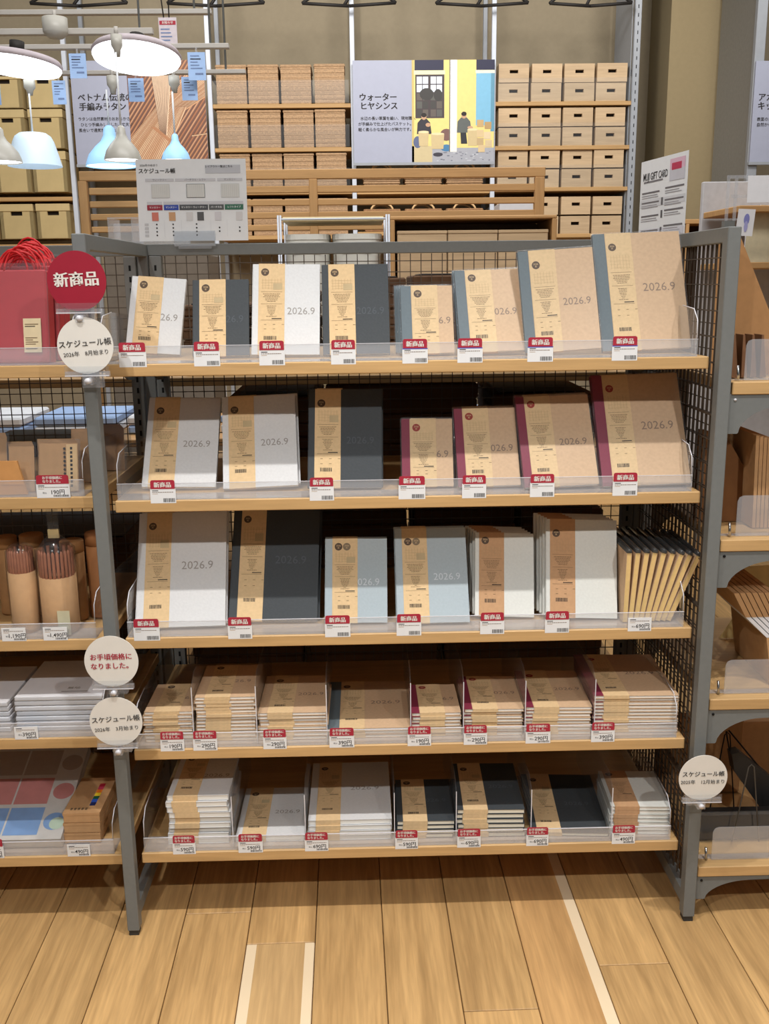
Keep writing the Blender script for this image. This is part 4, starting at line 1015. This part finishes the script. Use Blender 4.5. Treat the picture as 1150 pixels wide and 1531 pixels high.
def d_rattan(p, W, H):
    def ink(x, y, s, sz, b=0):
        k = text_geo(s, b)[0]; hw = max(q[0] for q in k)*sz; p.text(s, x*W+hw, (1-y)*H, sz, .0004, INKB, b)
    ink(.045, .355, 'ベトナム伝統の', .059, .02); ink(.05, .445, '手編みラタン', .059, .02)
    for i, s in enumerate(('ラタンは自然素材のおおらかさ。', 'ひとつ手編みしました。丈夫で', '風合いで通気性に優れます。')): ink(.05, .56+i*.055, s, .028, .008)
    x0, x1 = .42*W, W
    p.rect(x0, x1, 0, H, .0003, PM('rt_dark', (112, 78, 66)))
    cs = [(196, 150, 112), (176, 124, 88), (214, 176, 140), (158, 104, 72), (204, 160, 124), (186, 138, 104)]
    def seg(ax, ay, bx, by, w, c, z):
        dx, dy = bx-ax, by-ay; L = math.hypot(dx, dy); nx, ny = -dy/L*w/2, dx/L*w/2
        P_ = [(ax+nx, ay+ny), (bx+nx, by+ny), (bx-nx, by-ny), (ax-nx, ay-ny)]
        # clip against the printed area
        def clip(P, f, k, lo):
            o = []
            for i in range(len(P)):
                a, b = P[i], P[(i+1) % len(P)]; ia = (a[k]-f)*lo >= 0; ib = (b[k]-f)*lo >= 0
                if ia: o.append(a)
                if ia != ib: t_ = (f-a[k])/(b[k]-a[k]); o.append((a[0]+(b[0]-a[0])*t_, a[1]+(b[1]-a[1])*t_))
            return o
        for f, k, lo in ((x0, 0, 1), (x1, 0, -1), (0, 1, 1), (H, 1, -1)):
            P_ = clip(P_, f, k, lo)
            if len(P_) < 3: return
        p.poly(P_, z, PM('rt%d' % c[0], c))
        if c[0] > 130 and w > .0075: seg(ax+nx, ay+ny, bx+nx, by+ny, w*.28, (96, 62, 44), z+.000012)
    z = .0004; s0 = (x1-x0)
    for i in range(34):                                  # brown canes rising to the right
        o = -.6+i*.055; z += .00002
        seg(x0+o*s0, -.02, x0+(o+.95)*s0, H*1.02, .013, random.choice([cs[1], cs[3], cs[5]]), z)
    for i in range(26):                                  # pale bundle
        o = -.35+i*.028; z += .00002
        seg(x0+o*s0, -.05*H, x0+(o*.55+.55)*s0, H*.55, .011, random.choice([cs[2], cs[0], cs[4]]), z)
        seg(x0+(o*.55+.55)*s0, H*.53, x0+(o*1.1+1.25)*s0, H*.95, .010, random.choice([cs[2], cs[0], cs[4]]), z)
    for i in range(14):
        o = i*.03; z += .00002; seg(x0+(.40+o*.18)*s0, H*.28, x0+(.30+o*.75)*s0, H*1.05, .010, (222, 192, 162), z)
    for o in (0, .012, .024): z += .00003; seg(x0+.28*s0+o, H*.36, x0+.56*s0+o, H*.18, .007, (176, 120, 84), z)
    seg(x0+.8*s0, H*.27, x1, H*.29, .008, (206, 170, 134), z+.0001)
poster('rattan_poster', 'poster of bundled rattan canes behind the pendant lamps', 103.5, 312, 91, 244, YR-.05, d_rattan)
def d_acacia(p, W, H):
    def ink(x, y, s, sz, b=0):
        k = text_geo(s, b)[0]; hw = max(q[0] for q in k)*sz; p.text(s, x*W+hw, (1-y)*H, sz, .0004, INKB, b)
    ink(.03, .36, 'アカシア', .056, .02); ink(.03, .445, 'キッチン', .056, .02)
    ink(.03, .575, '表面のオイル', .027, .008); ink(.03, .63, '自然から生まれ', .027, .008)
poster('acacia_poster', 'white poster with black lettering cut by the right picture edge', 1131, 1345, 91, 240, 5.38, d_acacia)

# ------------------------------------------------------------------ slatted bench
YB = 3.0
a, c = at(117, 254, YB), at(816, 254, YB); W = c.x-a.x
t = thing('slatted_bench', 'long oak slatted headboard standing behind the diary rack', 'bench', (a.x, YB, 0))
zt = (at(117, 255, YB).z+at(816, 250.5, YB).z)/2
zz = lambda v: zt-(v-252.5)/(1/ (at(465, 300, YB).z-at(465, 301, YB).z))
def bx_(n, x0, x1, y0, y1, z0, z1, m_=FURN):
    b = MB(); b.bbox(x0, x1, y0, y1, z0, z1, m_, .003); b.obj(n, t)
bx_('top_rail', 0, W, 0, .03, zz(267), zz(252.5))
for (va, vb_) in ((277, 287.5), (297, 306.5), (316, 325.5), (335, 344)): bx_('slat', .04, W-.04, .004, .024, zz(vb_), zz(va))
ux = lambda u: at(u, 300, YB).x-a.x
for (ua, ub) in ((118, 131), (462.5, 475), (799.5, 814)): bx_('upright', ux(ua), ux(ub), -.002, .032, .0, zz(267), FURNV)
bx_('bottom_rail', .04, W-.04, 0, .03, .3, .37)
# oak box shelf, metal frame with tubs
YS = 2.3
a, c = at(583, 322, YS), at(833.5, 322, YS); W = c.x-a.x
t = thing('oak_display_box', 'open oak shelf unit with three flat wooden trays inside', 'shelf unit', (a.x, YS, 0))
zt = at(583, 323.5, YS).z; zl = 1.2
bx_('top_board', 0, W, 0, .38, zt-.014, zt)
for xx in (0, W-.02): bx_('side_board', xx, xx+.02, 0, .38, 0, zt-.014, FURNV)
bx_('bottom_board', .02, W-.02, 0, .38, .9, .92)
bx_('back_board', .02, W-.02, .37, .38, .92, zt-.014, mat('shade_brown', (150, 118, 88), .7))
for i in range(3):
    xx = a.x+.03+i*(W-.06)/3
    t = thing('wooden_tray', f'flat pale wooden box in the oak shelf unit, {NTH[i]} from the left', 'wooden box', (xx, YS+.01, .921), 'wooden boxes in the oak shelf unit')
    b = MB(); b.bbox(0, (W-.06)/3-.004, 0, .3, 0, at(650, 346, YS).z-.921, WBOX, .003); b.obj('box_body', t)
    b = MB(); b.bbox(-.001, (W-.06)/3-.003, -.003, .3, at(650, 346, YS).z-.93, at(650, 344.5, YS).z-.921, WBOX, .002); b.obj('lid', t)
a, c = at(414, 325, YS), at(583, 325, YS); W = c.x-a.x-.004
t = thing('metal_shelf_unit', 'steel wire shelf frame with a cream board over two white tubs', 'shelf unit', (a.x, YS, 0))
zt = at(450, 324, YS).z
bx_('top_board', .02, W-.02, .02, .36, zt-.018, zt, mat('cream_board', (214, 200, 160), .5))
for (xx, yy) in ((0, 0), (W-.014, 0), (0, .36), (W-.014, .36)):
    b = MB(); b.tube([(xx+.004, yy, 0), (xx+.004, yy, zt+.006)], .004, STEELB, 8); b.tube([(xx+.014, yy, 0), (xx+.014, yy, zt+.006)], .004, STEELB, 8); b.obj('post', t)
for zc in (zt-.01, .95): bx_('wire_rail', .01, W-.01, -.002, .004, zc-.004, zc+.004, STEELB)
bx_('lower_board', .02, W-.02, .01, .36, .93, .946, mat('cream_board', (214, 200, 160), .5))
TUB = mat('tub_white', (214, 214, 206), .5, .03, 20)
for i, (ua, ub) in enumerate(((424, 493), (495, 572))):
    p, q = at(ua, 350, YS+.03), at(ub, 350, YS+.03); r = (q.x-p.x)/2; zt2 = at(450, 350, YS+.03).z; Hh = zt2-.947
    t = thing('storage_tub', f'white plastic tub with a dark handle slot, {["left", "right"][i]} one under the cream board', 'tub', (p.x+r, YS+.03+.15, .947))
    b = MB()
    def rr(s, n=24): return [(s*r*(abs(math.cos(k*2*math.pi/n))**.5)*(1 if math.cos(k*2*math.pi/n) >= 0 else -1), s*.15*(abs(math.sin(k*2*math.pi/n))**.5)*(1 if math.sin(k*2*math.pi/n) >= 0 else -1)) for k in range(n)]
    lo, hi = rr(.86), rr(.98); n = 24
    b.add([(x, y, 0) for x, y in lo]+[(x, y, Hh-.02) for x, y in hi], [(k, (k+1) % n, n+(k+1) % n, n+k) for k in range(n)]+[tuple(range(n-1, -1, -1))], TUB, True); b.obj('tub_body', t)
    b = MB(); b.prism(rr(1.0), Hh-.022, Hh, TUB, 'z'); b.obj('lid', t)
    b = MB(); b.bbox(-.06, .06, -.152, -.146, Hh-.075, Hh-.045, HOLE, .003); b.obj('handle_slot', t)
a, c = at(160, 325, 2.5), at(206, 325, 2.5)
t = thing('acrylic_display_case', 'clear acrylic display case behind the schedule poster', 'display case', (a.x, 2.5, a.z))
b = MB(); W = c.x-a.x+.2
for (x0, x1, y0, y1, z0, z1_) in ((0, .006, 0, .2, -.14, 0), (.1, .106, 0, .2, -.14, 0), (0, W, 0, .006, -.006, 0), (0, W, .1, .106, -.14, -.02)): b.box(x0, x1, y0, y1, z0, z1_, ACR)
b.obj('case_walls', t)
b = MB(); b.box(-.02, .42, -.02, .35, -.16, -.142, mat('display_white', (176, 178, 176), .5)); b.obj('base_board', t)
b = MB(); b.box(-.02, .42, -.02, .35, -a.z, -.16, mat('display_side', (120, 110, 98), .6)); b.obj('pedestal', t)
for (u0, u1, v0, v1, y, lb) in ((747, 797, 304, 315, 4.3, 'white paper carton seen between the bench slats, upper'), (747, 795, 340, 346, 4.8, 'white paper carton seen between the bench slats, lower')):
    a, c = at(u0, v0, y), at(u1, v1, y); b = MB(); b.bbox(0, c.x-a.x, 0, .25, 0, a.z-c.z, WPAP, .002)
    t = thing('paper_carton', lb, 'carton', (a.x, y, c.z)); b.obj('carton_body', t)
    b = MB(); b.box(-.02, c.x-a.x+.02, 0, .3, -.02, 0, FURN); b.obj('display_shelf', t); b = MB(); b.box(.02, c.x-a.x-.02, .05, .25, -c.z, -.02, FURN); b.obj('pedestal', t)

# ------------------------------------------------------------------ schedule sheet on the rack, gift-card sheet
def px_sheet(name, label, cat, tl, tr, bl, y, draw, yaw=0, holder=True):
    a, c, d = at(*tl, y), at(*tr, y), at(*bl, y); W = (c-a).length; Hh = a.z-d.z
    t = thing(name, label, cat, (d.x, y, d.z), None, (R_(-3), 0, R_(yaw)))
    b = MB(); b.box(0, W, 0, .0012, 0, Hh, CARD); sh_ = b.obj('sheet', t)
    pr = MB(); draw(pr, W, Hh); o = put('print', pr.mesh('print'), sh_, (0, -.0006, 0)); o.rotation_euler = (R_(90), 0, 0)
    return t, W, Hh
def d_sched(p, W, H):
    def R(x0, x1, y0, y1, c, z=.0001, n=None): p.rect(x0*W, x1*W, (1-y1)*H, (1-y0)*H, z, PM('s%d_%d_%d' % c, c))
    p.text('スケジュール帳', .19*W, .855*H, .0122, .0002, INKB, .02); p.text('2026年の始まり', .12*W, .925*H, .006, .0002, INKB)
    R(.63, .95, .075, .175, (186, 188, 194)); p.text('レイアウト一覧はこちら', .755*W, .905*H, .0058, .0002, INKB, .02)
    for (x0, x1, tx) in ((.08, .34, 'ウィークリー'), (.352, .72, 'バーチカル・レフト'), (.735, .965, 'マンスリー')):
        R(x0, x1, .235, .27, (196, 196, 200)); p.text(tx, (x0+x1)/2*W, (1-.2525)*H, .0055, .0002, INKB)
    for (x0, c) in ((.135, (190, 190, 190)), (.455, (60, 66, 66)), (.77, (196, 198, 196))):
        R(x0-.004, x0+.164, .301, .47, c, .0001); R(x0, x0+.16, .306, .464, (206, 206, 202), .0002)
        for k in range(8): R(x0+.018*k+.01, x0+.018*k+.0115, .315, .455, (176, 178, 176), .0003)
    R(.085, .225, .515, .55, (200, 200, 204)); R(.235, .965, .515, .55, (196, 196, 200))
    for (x0, x1, c, tx) in ((.085, .225, (150, 40, 56), 'マンスリー'), (.238, .372, (48, 72, 160), 'マンスリー'), (.38, .642, (74, 76, 80), 'マンスリー ウィークリー'), (.65, .787, (84, 86, 86), 'バーチカル'), (.795, .965, (52, 104, 82), 'レフトタイプ')):
        R(x0, x1, .555, .62, c, .0002); p.text(tx, (x0+x1)/2*W, (1-.587)*H, .0052, .0004, CARD, .02)
    for (x0, c) in ((.125, (206, 120, 104)), (.28, (196, 152, 112)), (.44, (206, 204, 204)), (.54, (84, 84, 86)), (.70, (204, 202, 206)), (.915-.02, (208, 206, 206))): R(x0, x0+.06, .645, .75, c, .0002)
    for r in range(4):
        R(.055, .09, .78+.045*r, .81+.045*r, (190, 190, 192))
        for cx in (.165, .315, .53)+((.74, .955-.03) if r in (1, 2) else ()): p.disc(cx*W, (1-.793-.045*r)*H, .0019, .0002, INKB, 8)
    for cx in (.235, .39, .66, .81): R(cx, cx+.002, .74, .95, (206, 206, 210))
t, W, Hh = px_sheet('schedule_sheet', 'white printed sheet with coloured table standing on the rear rail', 'sign', (205, 237.5), (370.5, 237.5), (209, 361), D-.02, d_sched)
t2 = thing('sheet_holder', 'clear acrylic holder gripping the schedule sheet on the rail', 'sign holder', (t.location.x+W*.32, D-.025, t.location.z))
b = MB(); b.box(0, W*.38, -.003, -.0008, -.006, .022, ACRS); b.box(0, W*.38, .0015, .004, -.006, .022, ACRS); b.box(0, W*.38, -.003, .006, -.012, -.006, ACR); b.obj('grip', t2)
b = MB(); b.box(.01, W*.38-.01, -.004, .03, -.018, -.012, ACR); b.obj('rail_clip', t2)
YG = 1.9
def d_gift(p, W, H):
    def R(x0, x1, y0, y1, c, z=.0001): p.rect(x0*W, x1*W, (1-y1)*H, (1-y0)*H, z, PM('g%d_%d_%d' % c, c))
    p.text('MUJI GIFT CARD', .33*W, .80*H, .036, .0003, INKB, .012, .72)
    R(.64, .95, .05, .17, (214, 178, 196)); R(.64, .95, .17, .3, (196, 196, 204), .0002); R(.68, .88, .10, .18, (186, 60, 90), .0003)
    R(.08, .5, .25, .27, (120, 118, 122)); 
    for (x0, x1, ys_) in ((.05, .44, (.38, .50, .66, .84)), (.56, .95, (.36, .5, .62, .8))):
        for y0 in ys_:
            R(x0, x1, y0, y0+.02, (110, 108, 112)); R(x0, x1*.9, y0+.04, y0+.05, (150, 148, 152)); R(x0, x1*.95, y0+.065, y0+.075, (160, 158, 162))
    R(.02, .98, .47, .56, (206, 208, 212), .00005); R(.02, .98, .83, .92, (206, 206, 214), .00005)
    for y0 in (.47, .62, .82): R(.485, .525, y0, y0+.09, (96, 96, 100), .0002)
a, c = at(959, 241, YG), at(1013, 222, YG-.05)
t, W, Hh = px_sheet('gift_card_sheet', 'white gift card information sheet standing angled before the beige column', 'sign', (957, 243), (1099, 240), (954, 365), YG, d_gift, -80)
t.rotation_euler = (0, 0, R_(-80))
b = MB(); b.box(0, W, 0, .006, -.02, 0, ACR); b.obj('clear_stand', t)
b = MB(); b.box(W*.3, W*.7, .0, .02, -t.location.z, -.02, GREY); b.obj('pedestal', t)

# right distance: cubby, oak post, shelf of white books
YC = 5.0
a, c = at(1008, 328, YC), at(1092, 328, YC)
t = thing('cubby_shelf', 'low oak cubby unit in front of the beige column', 'shelf unit', (a.x, YC, 0))
bx_('top_board', 0, c.x-a.x, 0, .35, a.z-.03, a.z)
for u in (1006, 1028.5, 1085): bx_('divider', at(u, 340, YC).x-a.x-.012, at(u, 340, YC).x-a.x+.012, 0, .35, 0, a.z-.03, FURNV)
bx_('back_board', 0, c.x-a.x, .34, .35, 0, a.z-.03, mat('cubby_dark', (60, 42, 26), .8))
YK = 2.46
a = at(1073, 292, YK)
b = MB(); b.prism([(0, 0), (0, a.z-.02), (.055, a.z+.01), (.055, 0)], 0, .03, FURNV, 'y'); o = b.obj('oak_end_panel', loc=(a.x, YK, 0)); tag(o, 'oak end panel of the book rack at the far right', 'end panel')
YK2 = 2.0
t = thing('magazine_rack', 'oak rack of white books at the right picture edge', 'shelf unit', (at(1106, 300, YK2).x, YK2, 0))
for v, n in ((307, 'shelf_board'), (392, 'shelf_board')):
    z = at(1120, v, YK2).z; bx_(n, 0, .8, 0, .4, z-.025, z)
bx_('back_board', 0, .8, .42, .45, .3, at(1120, 255, YK2).z, mat('rack_back_white', (190, 190, 194), .6))
zb = at(1120, 392, YK2).z+.002
for i in range(6):
    t = thing('leaflet', f'pale leaflet leaning in the right-hand book rack, {NTH[i]} from the left', 'leaflet', (at(1100, 380, YK2).x+.04+i*.032, YK2+.02+i*.02, zb), 'pale leaflets in the book rack', (R_(-12), R_(6), 0))
    b = MB(); b.box(0, .15, 0, .004, 0, .2+.012*(i % 3), mat('leaflet_%d' % (i % 3), [(214, 202, 170), (222, 218, 206), (196, 178, 150)][i % 3], .5)); b.obj('page', t)
    b = MB(); b.box(-.0006, .0008, -.001, .005, 0, .2+.012*(i % 3), WPAP); b.obj('fold', t)
a, c = at(1120, 262, 1.9), at(1180, 262, 1.9)
t = thing('notice_sheet', 'white notice sheet on the rack at the right picture edge', 'sign', (a.x, 1.9, at(1120, 303, 1.9).z), None, (R_(-6), 0, R_(-8)))
b = MB(); b.box(0, .24, 0, .002, 0, a.z-at(1120, 303, 1.9).z, WPAP); b.obj('sheet', t)
a = at(1102, 312, 1.5); c = at(1126, 312, 1.5)
t = thing('flower_card', 'small white card with a blue flower picture', 'card', (a.x, 1.5, at(1100, 352, 1.5).z), None, (0, R_(4), R_(-15)))
Hh = a.z-at(1100, 352, 1.5).z
b = MB(); b.box(0, c.x-a.x, 0, .002, 0, Hh, WPAP); b.obj('sheet', t)
pr = MB(); pr.disc((c.x-a.x)*.55, Hh*.62, .009, 0, PM('flower', (128, 130, 190)), 12, .018); pr.disc((c.x-a.x)*.55, Hh*.35, .006, .0001, PM('flower2', (160, 160, 206)), 12, .018); o = put('print', pr.mesh('print'), t, (0, -.0008, 0)); o.rotation_euler = (R_(90), 0, 0)
b = MB(); b.box(.005, .012, .002, .006, -(t.location.z), 0, GREY); b.obj('pedestal', t)
a = at(1088, 262, 1.95)
t = thing('clear_sign_frame', 'clear plastic sign frame left of the white notice', 'sign frame', (a.x, 1.95, at(1090, 330, 1.95).z)); Hh = a.z-at(1090, 330, 1.95).z
for (x0, x1, z0, z1_) in ((0, .012, 0, Hh), (.03, .042, 0, Hh), (0, .09, Hh-.012, Hh), (.02, .09, Hh*.5, Hh*.5+.012)):
    b = MB(); b.box(x0, x1, 0, .003, z0, z1_, ACR); b.obj('frame_bar', t)
b = MB(); b.box(0, .04, 0, .03, -t.location.z, 0, GREY); b.obj('pedestal', t)

# ------------------------------------------------------------------ lamp display
YL = 2.7
RAILW = mat('rail_white', (176, 172, 166), .4, .02, 20)
LAMPG = mat('lamp_grey', (172, 170, 162), .35, .02, 20, spec=.5)
def emit_mat(name, col, k):
    m = bpy.data.materials.new(name); m.use_nodes = True; bb = m.node_tree.nodes['Principled BSDF']; bb.inputs['Base Color'].default_value = col+(1,)
    bb.inputs['Emission Color'].default_value = col+(1,); bb.inputs['Emission Strength'].default_value = k; bb.inputs['Roughness'].default_value = .4; return m
LITW = emit_mat('lit_white', (.93, .97, 1), 3.2)
LITB = emit_mat('lit_shade_blue', (.32, .58, .88), .3)
LITF = emit_mat('lit_shade_frost', (.58, .72, .84), .22)
def bar(u0, u1, v, y, th, mt, label, hang=True):
    a, c = at(u0, v, y), at(u1, v, y)
    t = thing('lamp_rail', label, 'rail', (a.x, y, a.z), 'display rails above the lamps')
    b = MB(); b.bbox(0, c.x-a.x, 0, .035, -th/2, th/2, mt, .002); b.obj('rail_bar', t)
    for f in (.12, .93):
        b = MB(); b.tube([((c.x-a.x)*f, .017, th/2), ((c.x-a.x)*f, .017, 4.3-a.z)], .005, GREY, 6); b.obj('suspension_rod', t)
    return a, c
bar(-60, 316, 18.5, YL+.45, .022, RAILW, 'uppermost white lamp rail')
bar(-60, 228, 47.5, YL+.25, .026, RAILW, 'second white lamp rail, shorter than the others')
bar(-60, 342, 70.5, YL+.1, .02, RAILW, 'third lamp rail just above the two glowing discs')
bar(-60, 367, 109.5, YL+.3, .018, RAILW, 'lowest lamp rail behind the glowing discs')
def disc_lamp(u, v, ru, rv, y, label, tilt, roll):
    p = at(u, v, y); e = at(u+ru, v, y); r = e.x-p.x
    t = thing('ceiling_lamp', label, 'ceiling lamp', (p.x, y, p.z), 'round ceiling lamps on display', (R_(tilt), R_(roll), 0))
    b = MB(); b.lathe([(r*.80, .0), (r*.97, .004), (r, .014), (r*.99, .02)], LITW, 40); b.obj('diffuser', t)
    b = MB(); b.lathe([(r*1.0, .018), (r*1.02, .03), (r*.96, .045), (r*.4, .055)], mat('lamp_body', (176, 166, 172), .5), 40); b.obj('lamp_body', t)
    b = MB(); b.tube([(0, 0, .07), (0, 0, .11)], .03, BLACKW, 12); b.obj('mount', t)
disc_lamp(25, 104, 65, 17, YL-.15, 'glowing round white ceiling lamp with grey rim, cut by the left edge', -3, 5)
disc_lamp(204.5, 92, 65, 22, YL-.15, 'glowing round white ceiling lamp, the fully visible one', -9, 2)
def cyl(u0, u1, v0, v1, y, label, cone=True):
    a, c = at(u0, v0, y), at(u1, v1, y); r = (c.x-a.x)/2; Hh = a.z-c.z
    t = thing('lamp_canopy', label, 'lamp canopy', (a.x+r, y+r, c.z), 'white lamp canopies on the rails')
    b = MB(); b.lathe([(r*.62, 0), (r*.95, Hh*.22), (r, Hh*.3), (r, Hh)] if cone else [(r*.45, 0), (r*.6, Hh*.3), (r, Hh*.5), (r, Hh)], LAMPG, 24); b.obj('canopy', t)
    b = MB(); b.tube([(0, 0, Hh), (0, 0, Hh+.03)], .008, RAILW, 8); b.obj('stem', t)
cyl(57, 97, 22, 52, YL+.1, 'broad white cylinder canopy under the top rail')
cyl(163, 182.5, 50, 83, YL-.4, 'narrow grey canopy in front of the glowing disc', False)
cyl(32, 51, 118, 141, YL, 'blue-lit canopy above the frosted dome lamp', False)
cyl(157, 176, 112, 139, YL+.1, 'blue-lit canopy above the two bell lamps', False)
cyl(250, 268, 112, 137, YL, 'blue-lit canopy above the small blue bell lamp', False)
def pendant(u, u0, u1, vt, vb_, vc, y, prof, mt, label, lit=True):
    p = at(u, vb_, y); r = (at(u1, vb_, y).x-at(u0, vb_, y).x)/2; Hh = at(u, vt, y).z-p.z; zc = at(u, vc, y).z-p.z
    t = thing('pendant_lamp', label, 'pendant lamp', (p.x, y, p.z), 'pendant lamps')
    b = MB(); b.lathe([(a_*r, z_*Hh) for a_, z_ in prof], mt, 32, cap=False); b.obj('lamp_shade', t)
    b = MB(); b.tube([(0, 0, Hh*.96), (0, 0, zc)], .004, mat('cord_white', (220, 224, 228), .5), 6); b.obj('cord', t)
    if lit:
        b = MB(); b.lathe([(r*.2, .012), (r*.94, .004), (r*.95, .008)], LITW, 28); b.obj('light_disc', t)
    return t
BELL = [(1, 0), (.98, .08), (.86, .28), (.60, .48), (.36, .62), (.25, .76), (.22, .93), (.12, 1.0), (.01, 1.0)]
DOME = [(1, 0), (.97, .1), (.88, .38), (.76, .72), (.66, .88), (.5, .97), (.25, 1), (.01, 1)]
pendant(53, 10, 89, 198, 249, 140, YL, DOME, LITF, 'frosted dome pendant lamp glowing pale blue', False)
b = MB(); q = at(50, 245, YL); b.lathe([(.012, 0), (.028, -.03), (.034, -.06), (.02, -.085)], LITW, 16, cx=q.x, cy=YL, cz=q.z+.1); tag(b.obj('light_bulb'), 'lit bulb inside the frosted dome lamp', 'bulb')
pendant(2, -30, 32, 190, 243, -30, YL-.32, BELL, LAMPG, 'grey bell pendant lamp cut by the left picture edge')
pendant(184, 157, 212, 188, 240, 78, YL-.4, BELL, LAMPG, 'grey bell pendant lamp in front of the larger blue one')
pendant(167, 131, 206, 188, 249, 134, YL+.1, BELL, LITB, 'large blue-lit bell pendant lamp behind the grey one')
pendant(263.5, 243, 286, 200, 240, 137, YL, BELL, LITB, 'small blue-lit bell pendant lamp above the schedule sheet')
BCARD = mat('card_bluish', (160, 190, 232), .6, .02)
for i, (u0, u1, v0, v1, dy, lb) in enumerate(((102.5, 130.5, 80, 117, .05, 'between the two glowing discs'), (77, 100, 120.5, 156, .1, 'beside the kraft boxes'), (191, 216.5, 117, 152, .1, 'before the rattan bundle'), (271, 296, 115, 150, .1, 'right of the small canopy'), (280, 308.5, 78, 120, .05, 'at the right end of the third rail'), (-22, 2.5, 120, 157, .1, 'at the left picture edge'))):
    a, c = at(u0, v0, YL+dy), at(u1, v1, YL+dy); W = c.x-a.x; Hh = a.z-c.z
    t = thing('lamp_card', f'pale blue lamp description card {lb}', 'card', (a.x, YL+dy, c.z), 'lamp description cards')
    b = MB(); b.box(0, W, 0, .0015, 0, Hh, BCARD); b.obj('card', t)
    pr = MB()
    for k in range(5): pr.rect(W*.15, W*random.uniform(.5, .85), Hh*(.85-.11*k), Hh*(.85-.11*k)+.004, 0, INKB if k == 1 else PM('cardline', (110, 130, 170)))
    pr.rect(W*.4, W*.85, Hh*.2, Hh*.2+.007, 0, PM('cardline', (110, 130, 170)))
    o = put('print', pr.mesh('print'), t, (0, -.001, 0)); o.rotation_euler = (R_(90), 0, 0)
    b = MB(); b.box(W*.45, W*.55, .001, .004, Hh-.01, Hh+.02, ACR); b.obj('hanger', t)
a, c = at(236.5, 26, YL+.3), at(266, 72, YL+.3); W = c.x-a.x; Hh = a.z-c.z
t = thing('hanging_notice', 'hanging white notice with a dark red header between the rails', 'sign', (a.x, YL+.3, c.z))
b = MB(); b.box(0, W, 0, .0015, 0, Hh, mat('notice_white', (206, 196, 202), .6)); b.obj('sheet', t)
pr = MB(); pr.rect(.004, W-.004, Hh*.76, Hh*.89, 0, REDP); pr.text('お知らせ', W/2, Hh*.825, .013, .0003, SIGNW, .02)
for k in range(5): pr.rect(W*.1, W*(.6+.06*(k % 3)), Hh*(.6-.12*k), Hh*(.6-.12*k)+.005, 0, PM('cardline', (110, 130, 170)))
o = put('print', pr.mesh('print'), t, (0, -.001, 0)); o.rotation_euler = (R_(90), 0, 0)
b = MB(); b.tube([(W*.3, 0, Hh), (W*.1, 0, Hh+.18)], .003, BLACKW, 5); b.tube([(W*.6, 0, Hh), (W*.62, 0, Hh+.2)], .003, BLACKW, 5); b.obj('hanger', t)

# ------------------------------------------------------------------ goods behind the wire grid, lower baskets added to block light (rear side of the same rack)
BRN = mat('rear_brown', (96, 70, 50), .8, .1, 20)
for (x0, x1, tagw) in ((.02, 1.18, 'centre'), (-1.18, -.02, 'left')):
    for i, z in enumerate((1.14, .88, .60, .36, .12)):  # lowest rear shelf added to carry light-blocking baskets
        b = MB(); b.bbox(x0, x1, .56, 1.02, z-.022, z, BOARD, .002); tag(b.obj('rear_shelf'), f'oak shelf on the rear side of the {tagw} rack, {NTH[i]} from the top', 'shelf')
k = 0
for z, items in ((1.142, [(.07, .22, .17), (.25, .40, .2), (.42, .62, .23), (.64, .86, .235), (.88, 1.14, .235)]), (.882, [(.17, .40, .2), (.42, .80, .23), (.84, 1.1, .2)]), (.602, [(.30, .35, .16), (.37, .62, .22), (.64, .9, .22), (.92, 1.13, .18)]), (.362, [(.05, .34, .19), (.36, .70, .2), (.72, 1.14, .2)]), (.122, [(.05, .4, .2), (.42, .78, .2), (.8, 1.14, .2)]),  # lower levels filled with added baskets to darken the bays in front
                 (.882, [(-1.1, -.8, .2), (-.5, -.24, .08)]), (.602, [(-1.0, -.6, .2), (-.55, -.1, .12)]), (.362, [(-1.1, -.6, .18), (-.5, -.1, .2)]), (.122, [(-1.1, -.6, .18), (-.55, -.1, .19)])):
    for (x0, x1, h_) in items:
        t = thing('rear_basket', f'dark brown basket on the rear side of the rack, {["", "second "][k > 15]}number {k+1} seen through the grid', 'basket', (x0, .6, z), 'dark baskets behind the wire grid'); k += 1
        lv = {1.142: 'top', .882: 'second', .602: 'third', .362: 'fourth', .122: 'lowest'}[z]; t['label'] = f'dark basket behind the {"left" if x0 < -.1 else "centre"} rack grid, {lv} rear shelf, {NTH[items.index((x0, x1, h_))]} from left'
        b = MB(); n = 6
        for i in range(n): b.bbox(-.002*(i % 2), x1-x0+.002*(i % 2), -.002*(i % 2), .34, h_*i/n+.0005, h_*(i+1)/n, BRN, .004)
        b.obj('basket_body', t)
        b = MB(); b.bbox(.02, x1-x0-.02, .02, .32, h_, h_+.004, mat('liner_shade', (38, 32, 28), .6)); b.obj('liner', t)  # liner colour darkened to paint shade over the basket tops
t = thing('display_table', 'low display table with folded pale goods behind the rack', 'table', (-1.2, 1.2, 0))
bx_('tabletop', 0, 2.2, 0, .62, .865, .89)
for xx in (.03, 2.12):
    for yy in (.03, .54): bx_('leg', xx, xx+.05, yy, yy+.05, 0, .865, FURNV)
FB = mat('folded_blue', (150, 176, 216), .7); FW = mat('folded_white', (216, 220, 226), .7)
for i in range(7):
    t = thing('folded_cloth', f'folded {"blue" if i % 2 else "white"} cloth on the table behind the rack, {NTH[i]} from the left', 'cloth', (-1.15+i*.3, 1.3, .891), 'folded cloths behind the rack')
    b = MB()
    for k in range(2): b.bbox(0, .26, 0, .3, k*.03, k*.03+.028, FB if (i+k) % 2 else FW, .006)
    b.obj('fold', t)
